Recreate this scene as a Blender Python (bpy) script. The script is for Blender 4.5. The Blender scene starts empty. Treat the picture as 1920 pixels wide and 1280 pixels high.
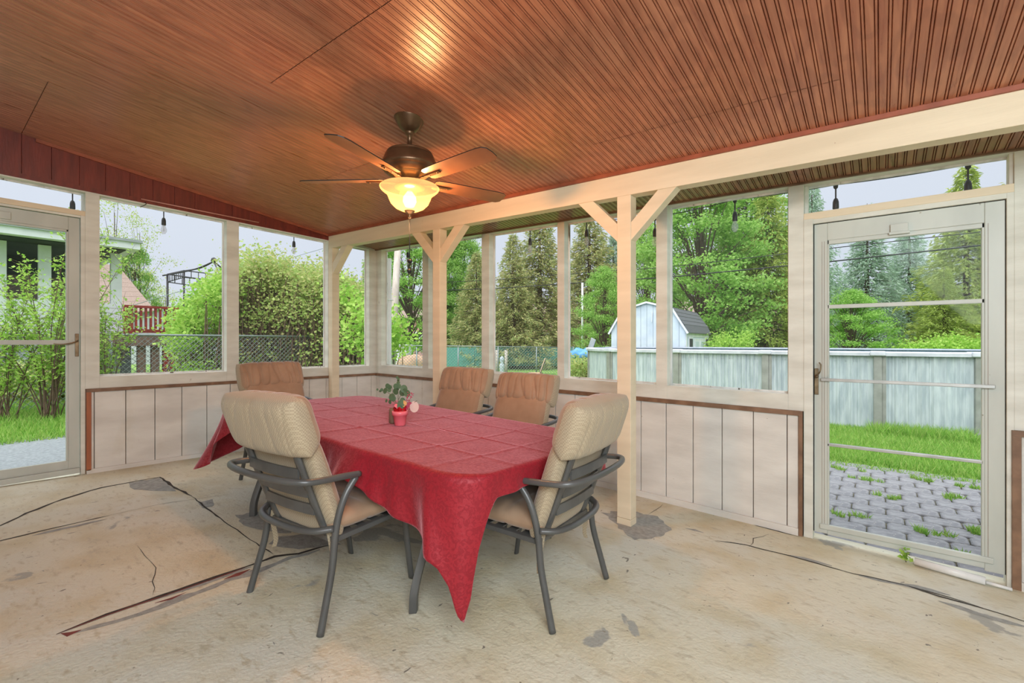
import bpy, bmesh, math, random
import numpy as np
from mathutils import Vector, Matrix
random.seed(7); rng = np.random.default_rng(7)
PI = math.pi
C = bpy.context.scene.collection
sc = bpy.context.scene

# ------------------------------------------------------------------ camera
FPX = 871.8; YAW = .6705; HC = 1.35
cd = bpy.data.cameras.new('camera'); cam = bpy.data.objects.new('camera', cd); C.objects.link(cam)
cd.sensor_width = 36; cd.lens = FPX / 1920 * 36; cd.clip_start = .05; cd.clip_end = 400
cam.location = (0, 0, HC); cam.rotation_euler = (PI / 2, 0, YAW)
sc.camera = cam
# ------------------------------------------------------------------ sky (overcast: zenith brighter than horizon)
w = bpy.data.worlds.new('overcast_sky'); sc.world = w; w.use_nodes = True
nt = w.node_tree; nt.nodes.clear()
out = nt.nodes.new('ShaderNodeOutputWorld'); bg = nt.nodes.new('ShaderNodeBackground')
tc = nt.nodes.new('ShaderNodeTexCoord'); sp = nt.nodes.new('ShaderNodeSeparateXYZ')
rp = nt.nodes.new('ShaderNodeValToRGB'); no = nt.nodes.new('ShaderNodeTexNoise'); mx = nt.nodes.new('ShaderNodeMixRGB')
no.inputs['Scale'].default_value = 2.2; no.inputs['Detail'].default_value = 4
rp.color_ramp.elements[0].position = 0.0; rp.color_ramp.elements[0].color = (.67, .73, .83, 1)
rp.color_ramp.elements[1].position = 1.0; rp.color_ramp.elements[1].color = (1.95, 2.0, 2.1, 1)
e = rp.color_ramp.elements.new(.3); e.color = (.72, .79, .90, 1)
nt.links.new(tc.outputs['Generated'], sp.inputs[0]); nt.links.new(sp.outputs['Z'], rp.inputs[0])
nt.links.new(tc.outputs['Generated'], no.inputs['Vector'])
mx.blend_type = 'MULTIPLY'; mx.inputs[0].default_value = .12
nt.links.new(rp.outputs[0], mx.inputs[1]); nt.links.new(no.outputs['Fac'], mx.inputs[2])
nt.links.new(mx.outputs[0], bg.inputs[0]); bg.inputs[1].default_value = 1.0
nt.links.new(bg.outputs[0], out.inputs[0])
# ------------------------------------------------------------------ sun behind cloud, added area fill behind the camera to brighten the porch
def lamp(name, kind, loc, energy, color=(1, 1, 1), **k):
    l = bpy.data.lights.new(name, kind); l.energy = energy; l.color = color
    for a, b in k.items(): setattr(l, a, b)
    o = bpy.data.objects.new(name, l); o.location = loc; C.objects.link(o); return o
s = lamp('veiled_sun', 'SUN', (0, 0, 20), 3.0, (1, .98, .95), angle=math.radians(70)); s.rotation_euler = (math.radians(38), math.radians(12), 0)
a = lamp('interior_fill', 'AREA', (.9, -.9, 2.3), 215, (.86, .95, 1), shape='RECTANGLE', size=2.6, size_y=1.6)
a.rotation_euler = (math.radians(62), 0, math.radians(42))
# ------------------------------------------------------------------ exposure
vs = sc.view_settings; vs.view_transform = 'Standard'; vs.look = 'None'; vs.gamma = 1; vs.use_curve_mapping = False
vs.exposure = 0.12

# ================================================================== helpers
FWx, FWy = -math.sin(YAW), math.cos(YAW); RTx, RTy = math.cos(YAW), math.sin(YAW)
def ray(x, y):
    a = (x - 960) / FPX; return (FWx + a * RTx, FWy + a * RTy, (640 - y) / FPX)
def onY(x, y, Y):
    r = ray(x, y); t = Y / r[1]; return (r[0] * t, Y, HC + r[2] * t)
def onX(x, y, X):
    r = ray(x, y); t = X / r[0]; return (X, r[1] * t, HC + r[2] * t)
def atd(x, y, d):
    r = ray(x, y); return (r[0] * d, r[1] * d, HC + r[2] * d)
def onF(x, y, z=0.0):
    r = ray(x, y); t = (z - HC) / (r[2] + .0301 * r[0] + .0228 * r[1]); return (r[0] * t, r[1] * t, HC + r[2] * t)
def FZ(x, y): return -.0301 * x - .0228 * y               # sloped slab
def TZ(x, y): return .8577 - .0119 * x - .0062 * y         # cap of the knee wall
def HZ(x, y): return 2.5607 - .0275 * x - .0178 * y        # underside of the header
def CZ(x, y): return 2.995 - .124 * y - .0275 * x          # ceiling
def sstep(v, a, b):
    t = min(1, max(0, (v - a) / (b - a))); return t * t * (3 - 2 * t)
def GZ(x, y):                                              # garden ground
    return -.22 + (1 - sstep(y, 8, 13)) * (.2 * sstep(-x, 3.5, 6) + .28 * sstep(-x, 7, 11))

def srgb(r, g, b):
    f = lambda c: (c / 255 / 12.92) if c / 255 <= .04045 else ((c / 255 + .055) / 1.055) ** 2.4
    return (f(r), f(g), f(b), 1)
def setp(o, **k):
    for a, b in k.items():
        if b is not None: o[a] = b
    return o
def thing(name, label, cat, loc=(0, 0, 0), rz=0, group=None):
    o = bpy.data.objects.new(name, None); C.objects.link(o); o.location = loc; o.rotation_euler = (0, 0, rz)
    o.empty_display_size = .1
    return setp(o, label=label, category=cat, group=group)
def structure(name, label=None):
    o = bpy.data.objects.new(name, None); C.objects.link(o); o['kind'] = 'structure'
    o.empty_display_size = .1
    if label: o['label'] = label
    return o
def tag(o, label, cat, group=None, kind=None): return setp(o, label=label, category=cat, group=group, kind=kind)

class MB:
    def __init__(s): s.v = []; s.f = []; s.sm = []; s.mi = []; s.cur = 0
    def add(s, vs, fs, smooth=False):
        n = len(s.v); s.v += [tuple(p) for p in vs]
        s.f += [tuple(i + n for i in f) for f in fs]; s.sm += [smooth] * len(fs); s.mi += [s.cur] * len(fs); return s
    def hexa(s, p):       # 8 pts: bottom 4 ccw, top 4 ccw
        return s.add(p, [(0, 3, 2, 1), (4, 5, 6, 7), (0, 1, 5, 4), (1, 2, 6, 5), (2, 3, 7, 6), (3, 0, 4, 7)])
    def box(s, x0, x1, y0, y1, z0, z1):
        g = lambda z, x, y: z(x, y) if callable(z) else z
        c = [(x0, y0), (x1, y0), (x1, y1), (x0, y1)]
        return s.hexa([(x, y, g(z0, x, y)) for x, y in c] + [(x, y, g(z1, x, y)) for x, y in c])
    def obox(s, c, sz, M=None):
        hx, hy, hz = sz[0] / 2, sz[1] / 2, sz[2] / 2
        p = [Vector(q) for q in [(-hx, -hy, -hz), (hx, -hy, -hz), (hx, hy, -hz), (-hx, hy, -hz), (-hx, -hy, hz), (hx, -hy, hz), (hx, hy, hz), (-hx, hy, hz)]]
        if M is not None: p = [M @ q for q in p]
        return s.hexa([tuple(q + Vector(c)) for q in p])
    def bar(s, a, b, w, t, up=(0, 0, 1)):     # rectangular bar a->b, w across, t along up
        a = Vector(a); b = Vector(b); d = (b - a).normalized(); u = Vector(up); x = d.cross(u).normalized(); u = x.cross(d).normalized()
        x *= w / 2; u *= t / 2
        return s.hexa([tuple(q) for q in (a - x - u, a + x - u, b + x - u, b - x - u, a - x + u, a + x + u, b + x + u, b - x + u)])
    def tube(s, pts, r, n=10, cap=True, flat=1.0, up=None):
        pts = [Vector(p) for p in pts]; m = len(pts); rs = r if hasattr(r, '__len__') else [r] * m
        T = [(pts[min(i + 1, m - 1)] - pts[max(i - 1, 0)]).normalized() for i in range(m)]
        u = Vector(up) if up else (Vector((0, 0, 1)) if abs(T[0].z) < .9 else Vector((1, 0, 0)))
        x = T[0].cross(u).normalized(); vs = []
        for i in range(m):
            x = (x - T[i] * x.dot(T[i])).normalized(); y = T[i].cross(x)
            for k in range(n):
                a = 2 * PI * k / n; vs.append(tuple(pts[i] + x * (math.cos(a) * rs[i]) + y * (math.sin(a) * rs[i] * flat)))
        fs = [(i * n + k, i * n + (k + 1) % n, (i + 1) * n + (k + 1) % n, (i + 1) * n + k) for i in range(m - 1) for k in range(n)]
        s.add(vs, fs, True)
        if cap:
            b = len(s.v) - len(vs)
            s.f += [tuple(b + k for k in range(n))[::-1], tuple(b + (m - 1) * n + k for k in range(n))]; s.sm += [False] * 2; s.mi += [s.cur] * 2
        return s
    def lathe(s, prof, c=(0, 0, 0), n=28, M=None):
        vs = []; m = len(prof)
        for r, z in prof:
            for k in range(n):
                a = 2 * PI * k / n; p = Vector((r * math.cos(a), r * math.sin(a), z))
                if M is not None: p = M @ p
                vs.append(tuple(p + Vector(c)))
        return s.add(vs, [(i * n + k, i * n + (k + 1) % n, (i + 1) * n + (k + 1) % n, (i + 1) * n + k) for i in range(m - 1) for k in range(n)], True)
    def prism(s, poly, off):     # polygon (3d pts) extruded by off
        n = len(poly); a = [Vector(p) for p in poly]; b = [p + Vector(off) for p in a]
        return s.add([tuple(p) for p in a + b], [tuple(range(n))[::-1], tuple(range(n, 2 * n))] + [(i, (i + 1) % n, n + (i + 1) % n, n + i) for i in range(n)])
    def build(s, name, m, parent=None, bevel=0, fix=True):
        me = bpy.data.meshes.new(name); me.from_pydata(s.v, [], s.f)
        me.polygons.foreach_set('use_smooth', s.sm)
        for q in (m if isinstance(m, (list, tuple)) else [m]): me.materials.append(q)
        me.polygons.foreach_set('material_index', s.mi)
        if fix:
            bm = bmesh.new(); bm.from_mesh(me); bmesh.ops.recalc_face_normals(bm, faces=bm.faces); bm.to_mesh(me); bm.free()
        o = bpy.data.objects.new(name, me); C.objects.link(o); o.parent = parent
        if bevel:
            b = o.modifiers.new('bevel', 'BEVEL'); b.width = bevel; b.segments = 2; b.limit_method = 'ANGLE'; b.angle_limit = .7
        return o
def npmesh(name, V, F, m, parent=None, smooth=False, k=4):
    me = bpy.data.meshes.new(name); V = np.asarray(V, np.float32); F = np.asarray(F, np.int32)
    me.vertices.add(len(V)); me.vertices.foreach_set('co', V.ravel())
    me.loops.add(F.size); me.loops.foreach_set('vertex_index', F.ravel())
    me.polygons.add(len(F)); me.polygons.foreach_set('loop_start', np.arange(0, F.size, k, dtype=np.int32))
    me.polygons.foreach_set('loop_total', np.full(len(F), k, np.int32))
    me.update(calc_edges=True); me.materials.append(m)
    if smooth: me.polygons.foreach_set('use_smooth', [True] * len(F))
    o = bpy.data.objects.new(name, me); C.objects.link(o); o.parent = parent; return o
def copy_tree(o, parent=None, loc=None, rz=None, scale=None, label=None):
    c = o.copy(); C.objects.link(c); c.parent = parent
    if loc is not None: c.location = loc
    if rz is not None: c.rotation_euler = (0, 0, rz)
    if scale is not None: c.scale = scale
    if label: c['label'] = label
    for ch in list(o.children): copy_tree(ch, c)
    return c
def bez(p, n=8):             # Catmull-Rom through points
    P = [Vector(q) for q in p]; P = [P[0] * 2 - P[1]] + P + [P[-1] * 2 - P[-2]]; o = []
    for i in range(1, len(P) - 2):
        for k in range(n):
            t = k / n; a, b, c, d = P[i - 1:i + 3]
            o.append(.5 * ((2 * b) + (c - a) * t + (2 * a - 5 * b + 4 * c - d) * t * t + (3 * b - a - 3 * c + d) * t ** 3))
    o.append(P[-2]); return o

# ================================================================== materials
def mat(name, c1, c2=None, rough=.6, scale=8, detail=5, stretch=(1, 1, 1), bump=0, bscale=None, metal=0, lo=.35, hi=.65,
        sheen=0, spots=None, coat=0, spec=None, trans=0, coord='Object'):
    m = bpy.data.materials.new(name); m.use_nodes = True; t = m.node_tree; N = t.nodes; L = t.links
    b = N['Principled BSDF']; b.inputs['Roughness'].default_value = rough; b.inputs['Metallic'].default_value = metal
    if spec is not None: b.inputs['Specular IOR Level'].default_value = spec
    if sheen: b.inputs['Sheen Weight'].default_value = sheen; b.inputs['Sheen Roughness'].default_value = .4
    if coat: b.inputs['Coat Weight'].default_value = coat; b.inputs['Coat Roughness'].default_value = .2
    tcn = N.new('ShaderNodeTexCoord'); mp = N.new('ShaderNodeMapping'); mp.inputs['Scale'].default_value = stretch
    L.new(tcn.outputs[coord], mp.inputs[0])
    n = N.new('ShaderNodeTexNoise'); n.inputs['Scale'].default_value = scale; n.inputs['Detail'].default_value = detail
    L.new(mp.outputs[0], n.inputs['Vector'])
    r = N.new('ShaderNodeValToRGB'); r.color_ramp.elements[0].position = lo; r.color_ramp.elements[1].position = hi
    r.color_ramp.elements[0].color = c1; r.color_ramp.elements[1].color = c2 or c1
    L.new(n.outputs['Fac'], r.inputs[0]); col = r.outputs[0]
    if spots:
        for (sc_, th, wd, cc, st) in spots:
            mp2 = N.new('ShaderNodeMapping'); mp2.inputs['Scale'].default_value = st; L.new(tcn.outputs[coord], mp2.inputs[0])
            n2 = N.new('ShaderNodeTexNoise'); n2.inputs['Scale'].default_value = sc_; n2.inputs['Detail'].default_value = 6
            L.new(mp2.outputs[0], n2.inputs['Vector'])
            mr = N.new('ShaderNodeMapRange'); mr.inputs[1].default_value = th; mr.inputs[2].default_value = th + wd
            L.new(n2.outputs['Fac'], mr.inputs[0])
            mm = N.new('ShaderNodeMixRGB'); L.new(mr.outputs[0], mm.inputs[0]); L.new(col, mm.inputs[1]); mm.inputs[2].default_value = cc; col = mm.outputs[0]
    L.new(col, b.inputs['Base Color'])
    if bump:
        n3 = N.new('ShaderNodeTexNoise'); n3.inputs['Scale'].default_value = bscale or scale * 4; n3.inputs['Detail'].default_value = 6
        L.new(mp.outputs[0], n3.inputs['Vector'])
        bp = N.new('ShaderNodeBump'); bp.inputs['Strength'].default_value = bump; bp.inputs['Distance'].default_value = .01
        L.new(n3.outputs['Fac'], bp.inputs['Height']); L.new(bp.outputs[0], b.inputs['Normal'])
    return m
def leafmat(name, cols, trans=.35, rough=.5):
    m = bpy.data.materials.new(name); m.use_nodes = True; t = m.node_tree; N = t.nodes; L = t.links
    b = N['Principled BSDF']; b.inputs['Roughness'].default_value = rough; b.inputs['Specular IOR Level'].default_value = .25
    g = N.new('ShaderNodeNewGeometry'); r = N.new('ShaderNodeValToRGB'); r.color_ramp.interpolation = 'LINEAR'
    el = r.color_ramp.elements; el[0].color = cols[0]; el[1].color = cols[-1]
    for i, c in enumerate(cols[1:-1]): q = el.new((i + 1) / (len(cols) - 1)); q.color = c
    L.new(g.outputs['Random Per Island'], r.inputs[0]); L.new(r.outputs[0], b.inputs['Base Color'])
    tr = N.new('ShaderNodeBsdfTranslucent'); L.new(r.outputs[0], tr.inputs[0])
    ms = N.new('ShaderNodeMixShader'); ms.inputs[0].default_value = trans
    L.new(b.outputs[0], ms.inputs[1]); L.new(tr.outputs[0], ms.inputs[2]); L.new(ms.outputs[0], N['Material Output'].inputs[0]); return m
def clearmat(name, kind):
    m = bpy.data.materials.new(name); m.use_nodes = True; t = m.node_tree; N = t.nodes; L = t.links; N.remove(N['Principled BSDF'])
    tr = N.new('ShaderNodeBsdfTransparent'); ms = N.new('ShaderNodeMixShader')
    if kind == 'glass':
        g = N.new('ShaderNodeBsdfGlossy'); g.inputs['Roughness'].default_value = .02; fr = N.new('ShaderNodeFresnel'); fr.inputs[0].default_value = 1.16
        tr.inputs[0].default_value = (.96, .98, .97, 1)
        L.new(fr.outputs[0], ms.inputs[0])
    else:
        g = N.new('ShaderNodeBsdfDiffuse'); g.inputs[0].default_value = (.55, .57, .6, 1); ms.inputs[0].default_value = .045
    L.new(tr.outputs[0], ms.inputs[1]); L.new(g.outputs[0], ms.inputs[2]); L.new(ms.outputs[0], N['Material Output'].inputs[0]); return m

M = {}
M['white'] = mat('painted_white_wood', srgb(222, 222, 212), srgb(204, 203, 192), .55, 3, stretch=(1, 1, 4), bump=.12, bscale=30,
                 spots=[(9, .72, .06, srgb(120, 100, 75), (1, 1, .5))])
M['white_out'] = mat('weathered_white_paint', srgb(228, 230, 228), srgb(190, 192, 188), .6, 6, stretch=(2, 2, .4), bump=.2, bscale=20, spots=[(14, .66, .03, srgb(110, 105, 95), (1.5, 1.5, .25))])
M['beam'] = mat('cream_painted_beam', srgb(228, 212, 184), srgb(216, 200, 172), .5, 2.5, stretch=(.5, 1, 4), bump=.08, bscale=25, spots=[(22, .74, .03, srgb(150, 110, 80), (1, 1, 1))])
M['plank'] = mat('white_siding_plank', srgb(222, 219, 212), srgb(204, 200, 193), .6, 2.2, stretch=(1, 1, 3), bump=.18, bscale=22,
                 spots=[(26, .735, .02, srgb(90, 80, 70), (1, 1, 1)), (2.2, .62, .25, srgb(186, 172, 145), (1, 1, .6))])
M['cap'] = mat('brown_trim_wood', srgb(136, 104, 80), srgb(108, 80, 60), .5, 10, stretch=(1, 1, 1), bump=.1)
M['orange_trim'] = mat('stained_orange_trim', srgb(168, 98, 62), srgb(140, 78, 48), .5, 10, stretch=(1, 1, .3))
M['red_wood'] = mat('dark_red_beadboard', srgb(120, 48, 36), srgb(98, 38, 28), .45, 9, stretch=(3, 3, .4), bump=.1)
M['ctrim'] = mat('reddish_ceiling_trim', srgb(158, 84, 58), srgb(136, 70, 46), .5, 10)
M['door'] = mat('aluminium_door_enamel', srgb(196, 200, 192), srgb(182, 186, 178), .4, 4, stretch=(1, 1, .3), spots=[(20, .73, .04, srgb(110, 95, 70), (1, 1, 1))])
M['alu'] = mat('satin_aluminium', srgb(190, 192, 190), srgb(170, 172, 170), .35, 10, metal=.6)
M['brass'] = mat('worn_brass', srgb(150, 135, 110), srgb(110, 95, 75), .4, 20, metal=.8)
M['black'] = mat('black_rubber', srgb(26, 27, 30), srgb(34, 35, 38), .5, 10)
M['steel'] = mat('charcoal_powder_coat', srgb(84, 84, 83), srgb(72, 72, 71), .38, 6, spots=[(30, .75, .03, srgb(150, 150, 148), (1, 1, 1))], coat=.15)
M['pvc'] = mat('white_pvc', srgb(232, 232, 230), srgb(215, 215, 212), .35, 8)
M['bronze'] = mat('oil_rubbed_bronze', srgb(112, 84, 60), srgb(88, 64, 44), .33, 9, metal=.6)
M['blade'] = mat('fan_blade_veneer', srgb(150, 104, 78), srgb(120, 80, 60), .4, 4, stretch=(1, 1, 1))
M['screen'] = clearmat('insect_screen', 'screen'); M['glass'] = clearmat('door_glass', 'glass')
M['fabric_back'] = None
M['pink'] = mat('pink_glazed_pot', srgb(238, 120, 130), srgb(226, 104, 116), .35, 5)
M['redpot'] = mat('red_foil', srgb(205, 12, 30), srgb(150, 5, 18), .4, 30)
M['euc'] = leafmat('eucalyptus_leaf', [srgb(58, 84, 58), srgb(88, 112, 80), srgb(74, 96, 60)], .15)
M['stem'] = mat('plant_stem', srgb(100, 96, 58), srgb(84, 72, 48), .6)
M['berry'] = mat('pink_berry', srgb(214, 70, 110), srgb(190, 44, 86), .4)
M['seed'] = mat('pale_seed_pod', srgb(214, 180, 168), srgb(196, 160, 150), .6)
M['yellow'] = mat('yellow_petal', srgb(226, 176, 90), srgb(214, 150, 90), .6)
M['candle'] = mat('brown_wax', srgb(128, 100, 78), srgb(104, 80, 62), .6)

# ---- ceiling plywood: streaks along the boards + broad cathedral grain
def wood_ceiling(name, A, B, D):
    m = bpy.data.materials.new(name); m.use_nodes = True; t = m.node_tree; N = t.nodes; L = t.links
    b = N['Principled BSDF']; b.inputs['Roughness'].default_value = .36
    tcn = N.new('ShaderNodeTexCoord'); oi = N.new('ShaderNodeObjectInfo')
    mp = N.new('ShaderNodeMapping'); mp.inputs['Scale'].default_value = (14, .8, 1)
    ad = N.new('ShaderNodeVectorMath'); ad.operation = 'ADD'; cmb = N.new('ShaderNodeCombineXYZ')
    ml = N.new('ShaderNodeMath'); ml.operation = 'MULTIPLY'; ml.inputs[1].default_value = 37
    L.new(oi.outputs['Random'], ml.inputs[0]); L.new(ml.outputs[0], cmb.inputs[0]); L.new(ml.outputs[0], cmb.inputs[1])
    L.new(tcn.outputs['Object'], ad.inputs[0]); L.new(cmb.outputs[0], ad.inputs[1]); L.new(ad.outputs[0], mp.inputs[0])
    n = N.new('ShaderNodeTexNoise'); n.inputs['Scale'].default_value = 3; n.inputs['Detail'].default_value = 6; n.inputs['Distortion'].default_value = .6
    L.new(mp.outputs[0], n.inputs['Vector'])
    wv = N.new('ShaderNodeTexNoise'); wv.inputs['Scale'].default_value = 1.5; wv.inputs['Detail'].default_value = 2
    mp2 = N.new('ShaderNodeMapping'); mp2.inputs['Scale'].default_value = (2.2, .8, 1); L.new(ad.outputs[0], mp2.inputs[0]); L.new(mp2.outputs[0], wv.inputs['Vector'])
    m3 = N.new('ShaderNodeMath'); m3.operation = 'MULTIPLY'; m3.inputs[1].default_value = 60; L.new(wv.outputs['Fac'], m3.inputs[0])
    sn = N.new('ShaderNodeMath'); sn.operation = 'SINE'; L.new(m3.outputs[0], sn.inputs[0])
    mr = N.new('ShaderNodeMapRange'); mr.inputs[1].default_value = -.2; mr.inputs[2].default_value = .7; mr.inputs[4].default_value = .28; L.new(sn.outputs[0], mr.inputs[0])
    r = N.new('ShaderNodeValToRGB'); r.color_ramp.elements[0].position = .3; r.color_ramp.elements[1].position = .7; r.color_ramp.elements[0].color = A; r.color_ramp.elements[1].color = B
    L.new(n.outputs['Fac'], r.inputs[0])
    mm = N.new('ShaderNodeMixRGB'); L.new(mr.outputs[0], mm.inputs[0]); L.new(r.outputs[0], mm.inputs[1]); mm.inputs[2].default_value = D
    L.new(mm.outputs[0], b.inputs['Base Color'])
    bp = N.new('ShaderNodeBump'); bp.inputs['Strength'].default_value = .25; bp.inputs['Distance'].default_value = .004; L.new(n.outputs['Fac'], bp.inputs['Height']); L.new(bp.outputs[0], b.inputs['Normal'])
    mr2 = N.new('ShaderNodeMapRange'); mr2.inputs[3].default_value = .2; mr2.inputs[4].default_value = .42; L.new(n.outputs['Fac'], mr2.inputs[0]); L.new(mr2.outputs[0], b.inputs['Roughness'])
    return m
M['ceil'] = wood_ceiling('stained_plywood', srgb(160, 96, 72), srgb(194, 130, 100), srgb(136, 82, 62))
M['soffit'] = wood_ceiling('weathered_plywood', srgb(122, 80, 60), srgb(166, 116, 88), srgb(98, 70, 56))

# ---- floor paint
def floor_mat():
    m = bpy.data.materials.new('worn_cream_floor_paint'); m.use_nodes = True; t = m.node_tree; N = t.nodes; L = t.links
    b = N['Principled BSDF']; b.inputs['Roughness'].default_value = .62
    tcn = N.new('ShaderNodeTexCoord')
    def noise(s, d=6, dist=0, sc3=(1, 1, 1)):
        mp = N.new('ShaderNodeMapping'); mp.inputs['Scale'].default_value = sc3; L.new(tcn.outputs['Object'], mp.inputs[0])
        n = N.new('ShaderNodeTexNoise'); n.inputs['Scale'].default_value = s; n.inputs['Detail'].default_value = d; n.inputs['Distortion'].default_value = dist
        L.new(mp.outputs[0], n.inputs['Vector']); return n.outputs['Fac']
    def step(x, a, b_):
        r = N.new('ShaderNodeMapRange'); r.inputs[1].default_value = a; r.inputs[2].default_value = b_; L.new(x, r.inputs[0]); return r.outputs[0]
    def mix(f, a, c):
        k = N.new('ShaderNodeMixRGB'); L.new(f, k.inputs[0])
        if isinstance(a, tuple): k.inputs[1].default_value = a
        else: L.new(a, k.inputs[1])
        k.inputs[2].default_value = c; return k.outputs[0]
    c = mix(step(noise(.8, 4), .35, .65), srgb(210, 202, 176), srgb(200, 198, 184))
    c = mix(step(noise(3.5, 8), .45, .75), c, srgb(192, 178, 144))
    c = mix(step(noise(14, 8, 0, (1, 2.2, 1)), .56, .72), c, srgb(182, 172, 148))
    c = mix(step(noise(1.7, 10, .4), .645, .66), c, srgb(160, 158, 148))
    c = mix(step(noise(9, 9, .5, (2.2, 1, 1)), .70, .715), c, srgb(128, 122, 110))
    c = mix(step(noise(40, 6), .70, .74), c, srgb(136, 124, 104))
    L.new(c, b.inputs['Base Color'])
    h = noise(55, 8); h2 = noise(9, 8, .3)
    ad = N.new('ShaderNodeMath'); L.new(h, ad.inputs[0]); L.new(h2, ad.inputs[1])
    bp = N.new('ShaderNodeBump'); bp.inputs['Strength'].default_value = .75; bp.inputs['Distance'].default_value = .006
    L.new(ad.outputs[0], bp.inputs['Height']); L.new(bp.outputs[0], b.inputs['Normal']); return m
M['floor'] = floor_mat()
M['concrete'] = mat('bare_concrete', srgb(158, 158, 152), srgb(136, 136, 130), .8, 30, bump=.4, bscale=80)
M['crack'] = mat('dark_crack', srgb(44, 38, 32), srgb(60, 52, 44), .9, 40)
M['redpaint'] = mat('old_red_paint', srgb(128, 62, 54), srgb(104, 46, 40), .8, 20)

# ---- fabrics
def woven():
    m = bpy.data.materials.new('beige_woven_fabric'); m.use_nodes = True; t = m.node_tree; N = t.nodes; L = t.links
    b = N['Principled BSDF']; b.inputs['Roughness'].default_value = .85; b.inputs['Sheen Weight'].default_value = .15
    tcn = N.new('ShaderNodeTexCoord'); mp = N.new('ShaderNodeMapping'); mp.inputs['Scale'].default_value = (135, 135, 135); L.new(tcn.outputs['Object'], mp.inputs[0])
    ck = N.new('ShaderNodeTexChecker'); ck.inputs['Scale'].default_value = 1; ck.inputs[1].default_value = srgb(174, 158, 132); ck.inputs[2].default_value = srgb(154, 138, 114)
    L.new(mp.outputs[0], ck.inputs[0])
    n = N.new('ShaderNodeTexNoise'); n.inputs['Scale'].default_value = 4; n.inputs['Detail'].default_value = 4; L.new(tcn.outputs['Object'], n.inputs['Vector'])
    r = N.new('ShaderNodeMapRange'); r.inputs[1].default_value = .5; r.inputs[2].default_value = .75; r.inputs[4].default_value = .5; L.new(n.outputs['Fac'], r.inputs[0])
    k = N.new('ShaderNodeMixRGB'); L.new(r.outputs[0], k.inputs[0]); L.new(ck.outputs[0], k.inputs[1]); k.inputs[2].default_value = srgb(156, 128, 96); L.new(k.outputs[0], b.inputs['Base Color'])
    bp = N.new('ShaderNodeBump'); bp.inputs['Strength'].default_value = .3; bp.inputs['Distance'].default_value = .002; L.new(ck.outputs['Fac'], bp.inputs['Height']); L.new(bp.outputs[0], b.inputs['Normal']); return m
M['woven'] = woven()
M['tan'] = mat('tan_microfibre', srgb(166, 136, 110), srgb(146, 117, 92), .8, 5, sheen=.35, bump=.08, bscale=14)
def damask():
    m = bpy.data.materials.new('red_damask_cloth'); m.use_nodes = True; t = m.node_tree; N = t.nodes; L = t.links
    b = N['Principled BSDF']; b.inputs['Sheen Weight'].default_value = .6; b.inputs['Sheen Roughness'].default_value = .35
    b.inputs['Sheen Tint'].default_value = (1, .45, .5, 1)
    tcn = N.new('ShaderNodeTexCoord')
    n = N.new('ShaderNodeTexNoise'); n.inputs['Scale'].default_value = 34; n.inputs['Detail'].default_value = 3; n.inputs['Distortion'].default_value = 1.8
    L.new(tcn.outputs['Object'], n.inputs['Vector'])
    r = N.new('ShaderNodeMapRange'); r.inputs[1].default_value = .47; r.inputs[2].default_value = .53; L.new(n.outputs['Fac'], r.inputs[0])
    k = N.new('ShaderNodeMixRGB'); L.new(r.outputs[0], k.inputs[0]); k.inputs[1].default_value = srgb(134, 10, 28); k.inputs[2].default_value = srgb(148, 16, 34); L.new(k.outputs[0], b.inputs['Base Color'])
    r2 = N.new('ShaderNodeMapRange'); r2.inputs[3].default_value = .75; r2.inputs[4].default_value = .58; L.new(r.outputs[0], r2.inputs[0]); L.new(r2.outputs[0], b.inputs['Roughness'])
    n2 = N.new('ShaderNodeTexNoise'); n2.inputs['Scale'].default_value = 90; n2.inputs['Detail'].default_value = 3; L.new(tcn.outputs['Object'], n2.inputs['Vector'])
    bp = N.new('ShaderNodeBump'); bp.inputs['Strength'].default_value = .5; bp.inputs['Distance'].default_value = .004; L.new(n2.outputs['Fac'], bp.inputs['Height']); L.new(bp.outputs[0], b.inputs['Normal']); return m
M['cloth'] = damask()

# ---- outdoors
M['asphalt'] = mat('grey_asphalt', srgb(150, 156, 160), srgb(128, 134, 138), .85, 30, bump=.3)
M['paver'] = mat('grey_cobble', srgb(150, 150, 154), srgb(126, 126, 132), .85, 18, bump=.35, spots=[(30, .68, .04, srgb(196, 190, 180), (1, 1, 1))])
M['dirt'] = mat('mossy_soil', srgb(84, 84, 70), srgb(112, 106, 90), .95, 12)
M['lawn'] = mat('lawn_green', srgb(104, 146, 62), srgb(142, 178, 84), .9, 6, bump=.4, bscale=60, spots=[(2, .62, .15, srgb(150, 160, 96), (1, 1, 1))])
M['blade_grass'] = leafmat('grass_blade', [srgb(110, 160, 62), srgb(150, 198, 88), srgb(182, 204, 116), srgb(118, 172, 74)], .4)
M['maple'] = leafmat('maple_leaf', [srgb(118, 164, 78), srgb(158, 202, 98), srgb(184, 218, 128), srgb(134, 184, 88)], .5)
M['spruce'] = leafmat('spruce_needle', [srgb(142, 164, 104), srgb(184, 188, 124), srgb(200, 190, 138), srgb(150, 172, 116)], .4)
M['bluespruce'] = leafmat('blue_spruce_needle', [srgb(146, 176, 150), srgb(182, 204, 182), srgb(164, 190, 168)], .4)
M['yellowspruce'] = leafmat('bright_spruce_needle', [srgb(156, 178, 90), srgb(192, 206, 112), srgb(142, 166, 88)], .4)
M['vine'] = leafmat('vine_leaf', [srgb(146, 178, 98), srgb(190, 212, 124), srgb(204, 198, 138), srgb(162, 188, 110)], .45)
M['brightleaf'] = leafmat('bright_young_leaf', [srgb(140, 190, 78), srgb(176, 214, 98), srgb(196, 222, 122)], .45)
M['bark'] = mat('grey_bark', srgb(104, 92, 80), srgb(74, 64, 56), .9, 12, stretch=(2, 2, .4), bump=.4)
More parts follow.
